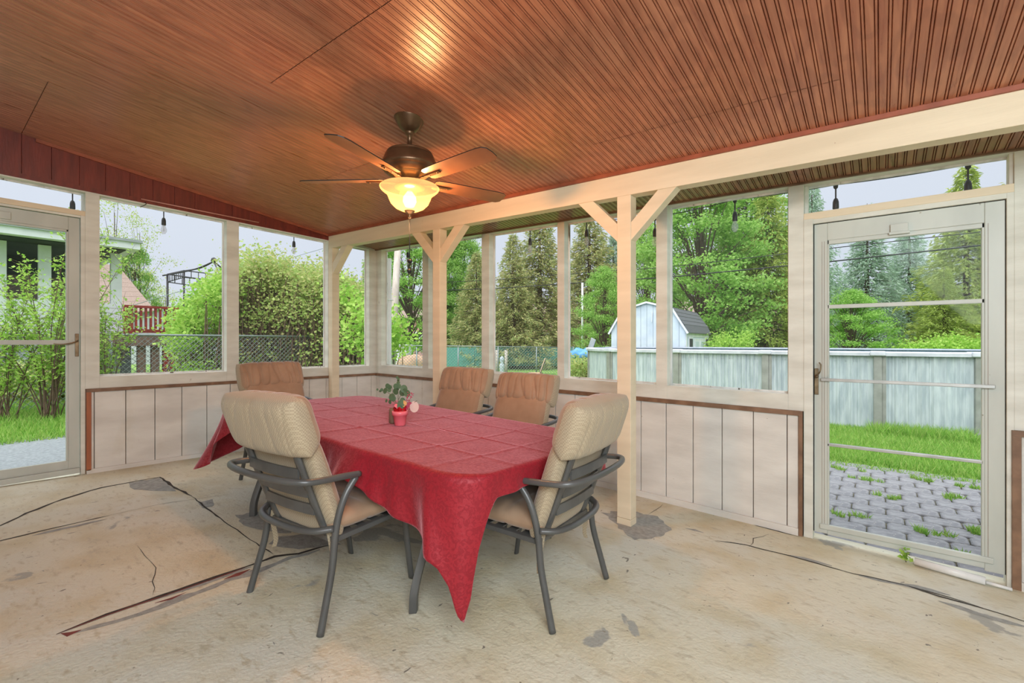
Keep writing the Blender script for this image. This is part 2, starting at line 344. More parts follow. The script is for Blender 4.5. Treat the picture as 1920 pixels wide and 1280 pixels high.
M['vinestem'] = mat('brown_vine_stem', srgb(122, 100, 84), srgb(92, 74, 62), .9, 12)
M['siding'] = mat('pale_blue_siding', srgb(206, 218, 228), srgb(190, 204, 216), .6, 3)
M['hwhite'] = mat('white_vinyl', srgb(232, 236, 240), srgb(216, 220, 224), .5, 3)
M['hgrey'] = mat('grey_siding', srgb(170, 176, 180), srgb(150, 156, 160), .6, 3)
M['shingle'] = mat('asphalt_shingle', srgb(104, 108, 112), srgb(84, 88, 92), .9, 30, bump=.3)
M['shingle2'] = mat('brown_shingle', srgb(166, 146, 136), srgb(140, 120, 110), .9, 30, bump=.3)
M['pinkwall'] = mat('pink_siding', srgb(216, 160, 162), srgb(200, 140, 146), .7, 3)
M['deckred'] = mat('red_stained_deck', srgb(146, 44, 40), srgb(120, 34, 32), .6, 8)
M['deckbrown'] = mat('brown_deck_wood', srgb(120, 92, 84), srgb(96, 72, 66), .8, 8)
M['dark'] = mat('dark_interior', srgb(60, 68, 72), srgb(48, 54, 58), .8, 3)
M['galv'] = mat('galvanised_wire', srgb(150, 160, 162), srgb(130, 140, 142), .5, 20, metal=.4)
M['teal'] = mat('teal_privacy_mesh', srgb(86, 156, 146), srgb(70, 136, 128), .8, 20)
M['poolwall'] = mat('pool_wall_steel', srgb(188, 198, 203), srgb(158, 170, 178), .45, 5, stretch=(3, 3, .5))
M['poolrim'] = mat('pool_rim_resin', srgb(206, 210, 220), srgb(186, 190, 202), .5, 6)
M['poolpost'] = mat('pool_upright', srgb(150, 152, 148), srgb(130, 133, 128), .5, 6)
M['tarp'] = mat('tan_tarp', srgb(206, 168, 138), srgb(182, 146, 118), .8, 6)
M['bluetarp'] = mat('blue_tarp', srgb(70, 140, 206), srgb(110, 168, 220), .6, 6)
M['polewood'] = mat('pale_pole_wood', srgb(196, 186, 176), srgb(170, 160, 150), .8, 6, stretch=(1, 1, .2))
M['rock'] = mat('pale_rock', srgb(212, 196, 160), srgb(186, 168, 136), .9, 4, bump=.3)
M['bulb'] = clearmat('clear_bulb_glass', 'screen'); [setattr(q.inputs[0], 'default_value', .3) for q in M['bulb'].node_tree.nodes if q.bl_idname == 'ShaderNodeMixShader']

# ================================================================== FLOOR
fl = structure('floor')
g = MB(); nx, ny = 60, 40
X0, X1, Y0, Y1 = -5.66, 3.0, -1.3, 4.06
vs_ = [(X0 + (X1 - X0) * i / nx, Y0 + (Y1 - Y0) * j / ny) for j in range(ny + 1) for i in range(nx + 1)]
g.add([(x, y, FZ(x, y)) for x, y in vs_] , [(j * (nx + 1) + i, j * (nx + 1) + i + 1, (j + 1) * (nx + 1) + i + 1, (j + 1) * (nx + 1) + i) for j in range(ny) for i in range(nx)], True)
g.box(X0 - .5, X1 + .1, Y0, Y1 + .12, -.45, lambda x, y: FZ(x, y) - .012)
g.build('slab', M['floor'], fl, fix=False)
def ribbon(name, pts, wid, m, lift=.0015, wob=.012, parent=fl, n=14):
    P = [Vector((p[0], p[1], 0)) for p in pts]; q = []
    for a_, b_ in zip(P, P[1:]):
        k = max(2, int((b_ - a_).length * n))
        for i in range(k): q.append(a_.lerp(b_, i / k))
    q.append(P[-1]); v = []
    for i, p in enumerate(q):
        d = (q[min(i + 1, len(q) - 1)] - q[max(i - 1, 0)]).normalized(); nn = Vector((-d.y, d.x, 0))
        ww = wid * (.35 + .65 * random.random()) * (1 if 0 < i < len(q) - 1 else .15)
        off = nn * random.uniform(-wob, wob)
        for s_ in (-.5, .5):
            r_ = p + off + nn * ww * s_; v.append((r_.x, r_.y, FZ(r_.x, r_.y) + lift))
    mb = MB(); mb.add(v, [(2 * i, 2 * i + 1, 2 * i + 3, 2 * i + 2) for i in range(len(q) - 1)]); return mb.build(name, m, parent)
def patch(name, pts, m, lift=.001, n=5):
    c = Vector((sum(p[0] for p in pts) / len(pts), sum(p[1] for p in pts) / len(pts), 0)); q = []
    P = [Vector((p[0], p[1], 0)) for p in pts]
    for a_, b_ in zip(P, P[1:] + P[:1]):
        for i in range(n):
            r_ = a_.lerp(b_, i / n); r_ += (r_ - c) * random.uniform(-.09, .09); q.append((r_.x, r_.y, FZ(r_.x, r_.y) + lift))
    mb = MB(); mb.add(q, [tuple(range(len(q)))]); return mb.build(name, m, fl)
px = lambda L_: [onF(*p)[:2] for p in L_]
patch('bare_patch', px([(240, 905), (300, 895), (335, 922), (250, 918)]), M['concrete'])
patch('bare_patch', px([(1132, 962), (1170, 955), (1232, 968), (1262, 990), (1240, 1006), (1190, 1012), (1162, 990)]), M['concrete'])
patch('bare_patch', px([(440, 965), (500, 958), (560, 985), (540, 1002), (455, 985)]), M['concrete'])
patch('bare_patch', px([(520, 1005), (590, 1000), (640, 1020), (560, 1030), (500, 1020)]), M['concrete'])
patch('bare_patch', px([(370, 942), (398, 936), (402, 948), (380, 953)]), M['concrete'])
ribbon('bare_patch', px([(130, 1188), (260, 1150), (430, 1088), (545, 1046), (600, 1030)]), .075, M['concrete'], .001)
ribbon('bare_patch', px([(280, 1128), (470, 1062)]), .05, M['concrete'], .001)
ribbon('bare_patch', px([(60, 1005), (200, 972)]), .045, M['concrete'], .001)
ribbon('bare_patch', px([(1480, 1040), (1560, 1062)]), .05, M['concrete'], .001)
ribbon('bare_patch', px([(1610, 1078), (1690, 1096), (1780, 1114)]), .07, M['concrete'], .001)
ribbon('bare_patch', px([(1760, 1128), (1930, 1178)]), .06, M['concrete'], .001)
ribbon('bare_patch', px([(1285, 990), (1320, 998)]), .04, M['concrete'], .001)
ribbon('paint_remnant', px([(112, 1190), (150, 1184)]), .04, M['redpaint'], .0012)
ribbon('paint_remnant', px([(290, 1130), (350, 1112)]), .03, M['redpaint'], .0012)
ribbon('paint_remnant', px([(420, 1086), (470, 1068)]), .04, M['redpaint'], .0012)
ribbon('crack', px([(105, 1189), (200, 1152), (300, 1118), (460, 1063), (515, 1043), (560, 1038), (615, 1022)]), .034, M['crack'], .002, .004)
ribbon('paint_remnant', px([(105, 1190), (200, 1154), (300, 1120), (460, 1065)]), .012, M['redpaint'], .0024, .003)
ribbon('crack', px([(-40, 1000), (0, 985), (50, 962), (120, 935), (190, 914), (250, 903), (300, 894), (330, 915), (360, 930)]), .026, M['crack'], .002, .006)
ribbon('crack', px([(360, 930), (400, 962), (460, 1005), (512, 1040)]), .015, M['crack'], .002, .006)
ribbon('crack', px([(-40, 1024), (0, 1014), (100, 990), (205, 966)]), .017, M['crack'], .002, .004)
ribbon('crack', px([(205, 966), (300, 945), (440, 925)]), .004, M['crack'], .002, .004)
ribbon('crack', px([(262, 1022), (275, 1040), (290, 1065), (283, 1118)]), .005, M['crack'], .002, .012)
ribbon('crack', px([(1340, 1013), (1400, 1022), (1480, 1042), (1560, 1064), (1600, 1075), (1650, 1086), (1700, 1098), (1780, 1120), (1850, 1142), (1930, 1168)]), .015, M['crack'], .002, .006)
ribbon('crack', px([(1700, 1098), (1760, 1118), (1850, 1142), (1935, 1170)]), .02, M['crack'], .0022, .006)
ribbon('crack', px([(1245, 945), (1215, 965)]), .006, M['crack'], .002, .01)
ribbon('crack', px([(1440, 1000), (1415, 1010), (1405, 1025)]), .006, M['crack'], .002, .01)
ribbon('crack', px([(1150, 905), (1190, 922), (1300, 950), (1420, 985), (1500, 1006)]), .03, M['crack'], .0018, .01)
for k in range(70):                                        # chips and grit in the paint
    X_, Y_ = random.uniform(-5.3, 1.2), random.uniform(.2, 3.9)
    ribbon('paint_chip', [(X_, Y_), (X_ + random.uniform(-.03, .05), Y_ + random.uniform(-.01, .012))], random.uniform(.003, .009), random.choice([M['crack'], M['concrete'], M['concrete']]), .0016, .003)

# ================================================================== CEILING: sheets of beadboard plywood
ce = structure('ceiling')
PW = 1.37; PIT = PW / 30
def bead_sheet(W_, L_, name, m, parent, x, y, zf, pit=PIT, along='y'):
    n = max(1, int(round(W_ / pit))); prof = []
    for i in range(n):
        b_ = i * pit
        prof += [(b_, 0), (b_ + .0025, .009), (b_ + .0055, .0), (b_ + .012, 0.0), (b_ + .0145, .009), (b_ + .0175, 0)]
    prof.append((n * pit, 0)); v = []
    for (u, d) in prof:
        for yy in (0, L_):
            X_, Y_ = x + u, y + yy; v.append((u, yy, zf(X_, Y_) + d - zf(x, y)))
    mb = MB(); mb.add(v, [(2 * i, 2 * i + 1, 2 * i + 3, 2 * i + 2) for i in range(len(prof) - 1)])
    k = len(mb.v); z2 = .03
    mb.add([(0, 0, z2), (W_, 0, z2 + zf(x + W_, y) - zf(x, y)), (W_, L_, z2 + zf(x + W_, y + L_) - zf(x, y)), (0, L_, z2 + zf(x, y + L_) - zf(x, y))], [(0, 1, 2, 3)])
    o = mb.build(name, m, parent, fix=False); o.location = (x, y, zf(x, y)); return o
cols = [-5.64 + PW * k for k in range(7)]; seams = [.5, 2.25, 1.3, 2.82, 1.0, 2.0, 1.4]
for cx, sy in zip(cols, seams):
    sheets = [(sy, min(sy + 2.75, 4.0)), (max(-1.3, sy - 2.75), sy)]
    if sy + 2.75 < 4.0: sheets.append((sy + 2.75, 4.0))
    if sy - 2.75 > -1.3: sheets.append((-1.3, sy - 2.75))
    for (ya, yb) in sheets:
        if yb - ya < .1: continue
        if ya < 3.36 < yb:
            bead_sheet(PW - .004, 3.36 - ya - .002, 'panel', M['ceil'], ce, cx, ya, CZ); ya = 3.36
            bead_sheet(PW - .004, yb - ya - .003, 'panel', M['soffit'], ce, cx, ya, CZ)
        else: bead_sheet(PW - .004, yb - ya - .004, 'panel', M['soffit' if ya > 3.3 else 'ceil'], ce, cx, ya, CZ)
# roof deck above, so no daylight leaks through seams
rf = MB(); rf.box(-5.8, 4.1, -1.5, 4.13, lambda x, y: CZ(x, y) + .05, lambda x, y: CZ(x, y) + .16); rf.build('roof_deck', M['soffit'], ce)

# ================================================================== WALL RIGHT (north, plane y = 4)
Yw, Yo = 4.0, 4.1
wr = structure('wall_right')
def stud(x0, x1, z0=None, z1=HZ, m=None, y0=Yw, y1=Yo, name='stud', par=None):
    mb = MB(); mb.box(x0, x1, y0, y1, z0 if z0 is not None else (lambda x, y: TZ(x, y)), z1); return mb.build(name, m or M['white'], par or wr, bevel=.002)
studs = [(-5.66, -5.53), (-4.654, -4.541), (-3.622, -3.507), (-2.583, -2.5), (-1.552, -1.453), (-.541, -.442), (.619, .74), (1.75, 1.86), (2.9, 3.0)]
for a_, b_ in studs: stud(a_, b_)
# sill boards, caps, planks
bays = [(-5.53, -4.654), (-4.541, -3.622), (-3.507, -2.583), (-2.5, -1.552), (-1.453, -.541)]
for a_, b_ in bays + [(.74, 1.75), (1.86, 2.9)]:
    mb = MB(); mb.box(a_, b_, Yw - .001, Yo, lambda x, y: TZ(x, y), lambda x, y: TZ(x, y) + .118); mb.build('sill_board', M['white'], wr, bevel=.002)
mb = MB(); mb.box(-5.65, -.448, Yw - .018, Yw + .005, lambda x, y: TZ(x, y) - .034, TZ); mb.build('cap_trim', M['cap'], wr)
mb = MB(); mb.box(-.473, -.448, Yw - .018, Yw + .005, FZ, lambda x, y: TZ(x, y) - .0345); mb.build('corner_trim', M['cap'], wr)
mb = MB(); mb.box(.608, .645, Yw - .018, Yw + .005, FZ, lambda x, y: TZ(x, y) - .0345); mb.build('corner_trim', M['cap'], wr)
mb = MB(); mb.box(.608, 3.0, Yw - .018, Yw + .005, lambda x, y: TZ(x, y) - .034, TZ); mb.build('cap_trim', M['cap'], wr)
g_ = [-.549]
while g_[-1] > -5.6: g_.append(g_[-1] - .2285)
edges = [-.473] + g_
for a_, b_ in zip(edges[1:], edges[:-1]):
    a_ = max(a_, -5.645)
    mb = MB(); mb.box(a_ + .003, b_ - .003, Yw, Yw + .02, lambda x, y: FZ(x, y) + .02, lambda x, y: TZ(x, y) - .01); mb.build('plank', M['plank'], wr, bevel=.003)
mb = MB(); mb.box(-5.75, -5.645, 3.99, 4.1, FZ, HZ); mb.build('corner_post', M['white'], wr)
x_ = .648
while x_ < 2.9:
    mb = MB(); mb.box(x_, x_ + .223, Yw, Yw + .02, lambda x, y: FZ(x, y) + .02, lambda x, y: TZ(x, y) - .01); mb.build('plank', M['plank'], wr, bevel=.003); x_ += .2285
mb = MB(); mb.box(-5.65, -.45, Yw + .021, Yo, FZ, lambda x, y: TZ(x, y)); mb.box(.62, 3.0, Yw + .021, Yo, FZ, lambda x, y: TZ(x, y)); mb.build('backing', M['cap'], wr)
# header over the openings
mb = MB(); mb.box(-5.75, 3.0, Yw, Yo, HZ, lambda x, y: CZ(x, y) + .06); mb.build('header', M['white'], wr)
mb = MB(); mb.box(-5.65, 3.0, Yw - .022, Yw, lambda x, y: HZ(x, y) + .0, lambda x, y: CZ(x, y) + .01); mb.build('header_trim', M['cap'], wr)
bb = MB(); bb.box(-5.65, -.475, Yw - .022, Yw, lambda x, y: FZ(x, y) - .01, lambda x, y: FZ(x, y) + .052); o = bb.build('baseboard_right', M['plank'], bevel=.004); o['kind'] = 'structure'
bb = MB(); bb.box(.645, 3.0, Yw - .022, Yw, lambda x, y: FZ(x, y) - .01, lambda x, y: FZ(x, y) + .05); bb.build('baseboard', M['plank'], o)
wi = 0
def window(x0, x1, zb, zt, yy=Yo - .012, axis='y', name=None):
    global wi; wi += 1; w_ = structure('window_%d' % wi)
    mb = MB(); f = .014
    def bx(a, b, z0, z1):
        if axis == 'y': mb.box(a, b, yy - .006, yy + .01, z0, z1)
        else: mb.box(yy - .01, yy + .006, a, b, z0, z1)
    bx(x0, x0 + f, zb, zt); bx(x1 - f, x1, zb, zt)
    bx(x0 + f, x1 - f, zb, lambda x, y: zb(x, y) + f); bx(x0 + f, x1 - f, lambda x, y: zt(x, y) - f, zt)
    mb.build('window_frame', M['white_out'], w_)
    s_ = MB(); z = [(x0, zb), (x1, zb), (x1, zt), (x0, zt)]
    P = lambda a, fz: (a, yy, fz(a, yy)) if axis == 'y' else (yy, a, fz(yy, a))
    s_.add([P(a, fz) for a, fz in z], [(0, 1, 2, 3)]); s_.build('screen', M['screen'], w_); return w_
SB = lambda x, y: TZ(x, y) + .118
for a_, b_ in bays + [(.74, 1.75), (1.86, 2.9)]: window(a_, b_, SB, HZ)

# door on the right (door_1)
d1 = structure('door_1')
mb = MB(); mb.box(-.442, -.385, Yw - .006, Yo, lambda x, y: FZ(x, y), lambda x, y: 2.24); mb.build('jamb', M['white'], d1, bevel=.002)
mb = MB(); mb.box(.588, .619, Yw - .0, Yo, lambda x, y: FZ(x, y), lambda x, y: 2.24); mb.build('jamb', M['white'], d1, bevel=.002)
mb = MB(); mb.box(-.442, .619, Yw - .004, Yo, 2.235, 2.285); mb.build('transom_rail', M['beam'], d1, bevel=.002)
mb = MB(); mb.box(-.385, .588, Yw + .0, Yo, 2.203, 2.235); mb.build('jamb', M['white'], d1)
D0, D1 = 4.018, 4.048
def dbar(x0, x1, z0, z1, name, m=None, y0=D0, y1=D1, bev=.003, zz=None):
    mb = MB(); mb.box(x0, x1, y0, y1, z0, z1); return mb.build(name, m or M['door'], d1, bevel=bev)
dbar(-.379, -.300, -.03, 2.198, 'stile'); dbar(.497, .584, -.05, 2.198, 'stile')
dbar(-.300, .497, 2.075, 2.198, 'top_rail'); dbar(-.300, .497, -.035, .032, 'bottom_rail', zz=1)
dbar(-.345, .535, .003, .038, 'bottom_rail', y0=D0 - .012, y1=D0 - .001)
dbar(-.306, .497, 1.585, 1.612, 'glazing_bar'); dbar(-.338, .54, 1.066, 1.088, 'push_bar', M['alu'], y0=D0 - .03, y1=D0 - .012)
dbar(-.302, .492, .600, .620, 'glazing_bar', M['alu'], y0=D0)
dbar(-.300, -.289, .03, 2.075, 'glazing_bead', y1=D1 + .004); dbar(.484, .497, .03, 2.075, 'glazing_bead', y1=D1 + .004)
dbar(-.300, .497, 2.045, 2.075, 'glazing_bead', y1=D1 + .004)
mb = MB(); mb.add([(-.3, 4.036, .03), (.49, 4.036, .03), (.49, 4.036, 2.07), (-.3, 4.036, 2.07)], [(0, 1, 2, 3)]); mb.build('pane', M['glass'], d1)
dbar(-.385, -.3795, -.03, 2.2, 'gap_shade_strip', M['black'], y0=D0 + .006); dbar(.5845, .588, -.05, 2.2, 'gap_shade_strip', M['black'], y0=D0 + .006); dbar(-.379, .584, 2.1985, 2.203, 'gap_shade_strip', M['black'], y0=D0 + .006)  # black strips stand in for the shade in the gap round the door leaf
for q_ in (-.332, -.318, .512): dbar(q_ - .001, q_ + .001, .04, 2.07, 'groove_shade_strip', M['cap'], y0=D0 - .0008, bev=0)  # thin dark strips on the face, painting the shade of the stile grooves
pl = dbar(-.378, -.352, .965, 1.155, 'handle_plate', M['brass'], y0=D0 - .008, y1=D0)
mb = MB(); mb.tube(bez([(-.362, D0 - .01, 1.10), (-.360, D0 - .035, 1.105), (-.34, D0 - .05, 1.135), (-.335, D0 - .05, 1.18), (-.345, D0 - .048, 1.20)], 5), .005, 8); mb.lathe([(0, 0), (.012, 0), (.012, .03), (0, .03)], (-.362, D0 - .008, 1.10), 12, Matrix.Rotation(PI / 2, 3, 'X')); mb.build('handle', M['brass'], pl)
mb = MB(); mb.box(.05, .142, D0 - .02, D0, 2.065, 2.13); mb.box(.042, .15, D0 - .026, D0 - .01, 2.06, 2.078); mb.build('closer_bracket', M['door'], d1, bevel=.002)
window(-.442, .619, lambda x, y: 2.285, HZ)                # transom screen
stud(-.442, -.42, z0=lambda x, y: 2.285, y0=Yw + .05, name='stop'); stud(.6, .619, z0=lambda x, y: 2.285, y0=Yw + .02, name='stop')

# ================================================================== WALL LEFT (west, plane x = -5.65)
Xw, Xo = -5.65, -5.75
wl = structure('wall_left')
lst = [(3.885, 4.0), (2.062, 2.187), (.899, .998), (-.16, -.08), (-1.3, -1.2)]
for a_, b_ in lst:
    mb = MB(); mb.box(Xo, Xw, a_, b_, TZ, HZ); mb.build('stud', M['white'], wl, bevel=.002)
lb = [(2.187, 3.262), (3.36, 3.885), (.998, 2.062), (-1.2, -.16)]
mb = MB(); mb.box(Xo, Xw, 3.262, 3.36, TZ, HZ); mb.build('stud', M['white'], wl, bevel=.002)
for a_, b_ in lb:
    mb = MB(); mb.box(Xo, Xw + .001, a_, b_, TZ, lambda x, y: TZ(x, y) + .108); mb.build('sill_board', M['white'], wl, bevel=.002)
mb = MB(); mb.box(Xw - .005, Xw + .018, .905, 4.0, lambda x, y: TZ(x, y) - .03, TZ); mb.build('cap_trim', M['cap'], wl)
mb = MB(); mb.box(Xw - .005, Xw + .018, .905, .937, lambda x, y: FZ(x, y) + .03, lambda x, y: TZ(x, y) - .0305); mb.build('corner_trim', M['orange_trim'], wl)
g_ = [.96, 1.188]
while g_[-1] < 3.98: g_.append(g_[-1] + .2275)
g_ = [.937] + g_[0:]
for a_, b_ in zip(g_[:-1], g_[1:]):
    b_ = min(b_, 3.995)
    mb = MB(); mb.box(Xw - .02, Xw, a_ + .003, b_ - .003, lambda x, y: FZ(x, y) + .02, lambda x, y: TZ(x, y) - .01); mb.build('plank', M['plank'], wl, bevel=.003)
for k in range(5):
    mb = MB(); mb.box(Xw - .02, Xw, -1.2 + k * .2285, -.98 + k * .2285, lambda x, y: FZ(x, y) + .02, lambda x, y: TZ(x, y) - .01); mb.build('plank', M['plank'], wl, bevel=.003)
mb = MB(); mb.box(Xo, Xw - .021, .899, 4.0, FZ, TZ); mb.box(Xo, Xw - .001, .899, .905, FZ, TZ); mb.box(Xo, Xw - .021, -1.3, -.1, FZ, TZ); mb.build('backing', M['cap'], wl)
mb = MB(); mb.box(Xo, Xw, -1.3, 4.1, HZ, lambda x, y: HZ(x, y) + .05); mb.build('header', M['white'], wl)
mb = MB(); mb.box(Xw - .004, Xw + .012, -1.3, 3.28, lambda x, y: HZ(x, y) + .012, lambda x, y: HZ(x, y) + .05); mb.build('header_trim', M['red_wood'], wl)
# gable: vertical beadboard strips above the header
yy = -1.3; k = 0
while yy < 3.26:
    e_ = min(yy + .18, 3.27)
    mb = MB(); mb.box(Xw - .03, Xw - (.0 if k % 2 else .0015), yy + .001, e_ - .001, lambda x, y: HZ(x, y) + .03, lambda x, y: CZ(x, y) + .03); mb.build('gable_board', M['red_wood'], wl, bevel=.0015); yy = e_; k += 1
mb = MB(); mb.box(Xo, Xw - .031, -1.3, 4.1, lambda x, y: HZ(x, y) + .03, lambda x, y: CZ(x, y) + .06); mb.build('gable_backing', M['white_out'], wl)
mb = MB(); mb.box(Xw - .002, Xw + .02, .583, 3.27, lambda x, y: CZ(x, y) - .028, lambda x, y: CZ(x, y) + .002); mb.build('gable_trim', M['ctrim'], wl)
mb = MB(); mb.tube([(Xw + .022, 1.30, 2.734), (Xw + .022, 1.9, 2.728), (Xw + .022, 2.39, 2.724)], .006, 8); tag(mb.build('curtain_rod', mat('pink_painted_rod', srgb(196, 140, 126), None, .5)), 'thin pinkish rod fixed along the left header below the gable', 'rod')
mb = MB(); mb.tube(bez([(Xw + .02, 1.33, 2.71), (Xw + .04, 1.335, 2.69), (Xw + .04, 1.31, 2.665), (Xw + .03, 1.29, 2.655)], 4), .003, 6); tag(mb.build('hook', M['black']), 'small black hook hanging from the left header near the rod end', 'hook')
bb = MB(); bb.box(Xw, Xw + .018, .905, 3.99, lambda x, y: FZ(x, y) - .01, lambda x, y: FZ(x, y) + .04); o = bb.build('baseboard_left', M['plank'], bevel=.004); o['kind'] = 'structure'
SBL = lambda x, y: TZ(x, y) + .108
for a_, b_ in lb: window(a_, b_, SBL, HZ, Xo + .012, 'x')
window(-.08, .899, lambda x, y: 2.53, HZ, Xo + .012, 'x')

# left storm door (door_2)
d2 = structure('door_2')
def lbar(y0, y1, z0, z1, name, m=None, x0=-5.70, x1=-5.67, bev=.003, par=None):
    mb = MB(); mb.box(x0, x1, y0, y1, z0, z1); return mb.build(name, m or M['door'], par or d2, bevel=bev)
lbar(.868, .899, FZ, 2.50, 'jamb', M['white'], Xo, Xw); lbar(-.08, -.05, FZ, 2.50, 'jamb', M['white'], Xo, Xw)
lbar(-.08, .899, 2.485, 2.53, 'transom_rail', M['beam'], Xo, Xw + .003); lbar(-.05, .868, 2.465, 2.485, 'jamb', M['white'], Xo, Xw - .005)
lbar(.79, .863, .215, 2.46, 'stile'); lbar(-.045, .03, .2, 2.46, 'stile')
lbar(.03, .79, 2.345, 2.46, 'top_rail'); lbar(.03, .79, .215, .29, 'bottom_rail')
lbar(-.045, .863, .17, .215, 'threshold', M['door'], -5.7, -5.64)
lbar(.03, .79, 1.322, 1.362, 'glazing_bar', x1=-5.662); lbar(.775, .79, .29, 2.345, 'glazing_bead', x0=-5.706); lbar(.03, .79, 2.325, 2.345, 'glazing_bead', x0=-5.706)
mb = MB(); mb.add([(-5.69, .03, .28), (-5.69, .79, .28), (-5.69, .79, 2.35), (-5.69, .03, 2.35)], [(0, 1, 2, 3)]); mb.build('pane', M['glass'], d2)
pl = lbar(.832, .858, 1.215, 1.42, 'handle_plate', M['brass'], -5.67, -5.662)
mb = MB(); mb.tube(bez([(-5.66, .845, 1.355), (-5.635, .845, 1.355), (-5.625, .80, 1.335), (-5.625, .74, 1.325), (-5.63, .69, 1.33)], 5), .006, 8); mb.build('handle', M['brass'], pl)
lbar(.36, .44, 2.36, 2.42, 'closer_bracket', x0=-5.668, x1=-5.65)

# house wall behind the camera and east side (screened like the others)
wb = structure('wall_back')
mb = MB(); mb.box(-5.75, 3.1, -1.42, -1.3, lambda x, y: -.2, lambda x, y: CZ(x, y) + .05); mb.build('house_siding', M['plank'], wb)
we = structure('wall_east')
mb = MB(); mb.box(3.0, 3.1, -1.3, 4.1, lambda x, y: -.3, lambda x, y: TZ(x, y) + .1); mb.build('knee_wall', M['plank'], we)
mb = MB(); mb.box(3.0, 3.1, -1.3, 4.1, HZ, lambda x, y: CZ(x, y) + .05); mb.build('header', M['white'], we)
for y_ in (-1.3, 0, 1.3, 2.65, 4.0):
    mb = MB(); mb.box(3.0, 3.1, y_, y_ + .1, lambda x, y: TZ(x, y) + .1, HZ); mb.build('stud', M['white'], we)

# ================================================================== BEAM and POSTS
Yb0, Yb1 = 3.262, 3.362
ZB = lambda x, y: 2.403 - .0284 * x
ZT = lambda x, y: 2.592 - .0264 * x
bt = thing('porch_beam', 'long cream painted wooden beam carrying the ceiling in front of the right wall', 'beam', (0, 0, 0))
mb = MB(); mb.box(-5.64, 3.0, Yb0, Yb1, ZB, lambda x, y: ZT(x, y) - .01); mb.build('beam', M['beam'], bt, bevel=.003)
mb = MB(); mb.box(-5.62, 3.0, Yb0 - .018, Yb0, lambda x, y: ZT(x, y) - .024, lambda x, y: CZ(x, y) + .004); mb.build('top_trim', M['ctrim'], bt)
def post(x0, x1, label, group, sides=(-1, 1), full=True):
    t = thing('porch_post', label, 'post', ((x0 + x1) / 2, (Yb0 + Yb1) / 2, FZ(x0, Yb0)), 0, group)
    cx, cy, cz = t.location
    L_ = lambda mb: [mb.v.__setitem__(i, (p[0] - cx, p[1] - cy, p[2] - cz)) for i, p in enumerate(mb.v)]
    mb = MB(); mb.box(x0, x1, Yb0, Yb1, (lambda x, y: FZ(x, y) + .05) if full else FZ, ZB); L_(mb); mb.build('post', M['beam'], t, bevel=.003)
    if full: mb = MB(); mb.box(x0 - .001, x1 + .001, Yb0 - .001, Yb1 + .001, FZ, lambda x, y: FZ(x, y) + .048); L_(mb); mb.build('base_block', M['beam'], t, bevel=.002)
    for s_ in sides:
        xe = x0 if s_ < 0 else x1; r = .34; wd = .135
        zb0 = ZB(xe, 0)
        q = [(xe, Yb0 + .004, zb0 - r), (xe + s_ * r, Yb0 + .004, ZB(xe + s_ * r, 0)), (xe + s_ * (r - wd), Yb0 + .004, ZB(xe + s_ * (r - wd), 0)), (xe, Yb0 + .004, zb0 - r + wd)]
        mb = MB(); mb.prism(q, (0, .088, 0)); L_(mb); mb.build('brace', M['beam'], t, bevel=.002)
    return t
post(-1.569, -1.459, 'thick cream post standing on the grey bare patch beside the right end chair', None)
post(-3.635, -3.53, 'cream post with two braces standing behind the far-side chairs, left of the lower cushion', None)
post(-5.64, -5.55, 'white half post with one brace against the left wall near the far corner', None, (1,), False)
# ================================================================== CEILING FAN
hx, hy = -2.445, 1.992
fan = thing('ceiling_fan', 'bronze five-blade ceiling fan with a lit amber glass bowl hanging over the table', 'fan', (hx, hy, 0))
mb = MB(); mb.lathe([(0, 2.86), (.100, 2.84), (.102, 2.828), (.096, 2.815), (.07, 2.765), (.038, 2.738), (.03, 2.735), (0, 2.735)]); mb.build('canopy', M['bronze'], fan)
mb = MB(); mb.lathe([(.028, 2.742), (.033, 2.73), (.025, 2.715), (.016, 2.71), (.016, 2.64), (.03, 2.632), (.045, 2.615), (.05, 2.60), (0, 2.6)], n=20); mb.build('downrod', M['bronze'], fan)
mb = MB(); mb.lathe([(0, 2.605), (.07, 2.607), (.125, 2.603), (.146, 2.596), (.152, 2.588), (.147, 2.581), (.158, 2.576), (.168, 2.55), (.178, 2.525), (.187, 2.505), (.186, 2.492), (.174, 2.484), (.168, 2.478), (.165, 2.468), (.150, 2.461), (.147, 2.455), (.13, 2.45)], n=40); mb.build('motor_housing', M['bronze'], fan)
mb = MB(); mb.lathe([(.132, 2.455), (.13, 2.447), (.10, 2.43), (.075, 2.412), (.06, 2.405), (0, 2.405)], n=36); mb.build('lower_housing', mat('antique_gold_metal', srgb(150, 116, 76), srgb(126, 94, 60), .35, 8, metal=.7), fan)
mb = MB(); mb.lathe([(.05, 2.405), (.055, 2.39), (.085, 2.378), (.10, 2.372), (.1, 2.366), (0, 2.366)], n=30); mb.build('fitter', M['bronze'], fan)
def blade_pts():
    p = []; 
    outl = [(.17, -.045), (.19, -.058), (.30, -.066), (.50, -.070), (.655, -.072), (.70, -.066), (.725, -.045), (.73, 0), (.725, .045), (.70, .066), (.655, .072), (.50, .070), (.30, .066), (.19, .058), (.17, .045)]
    return outl
BZ = 2.418
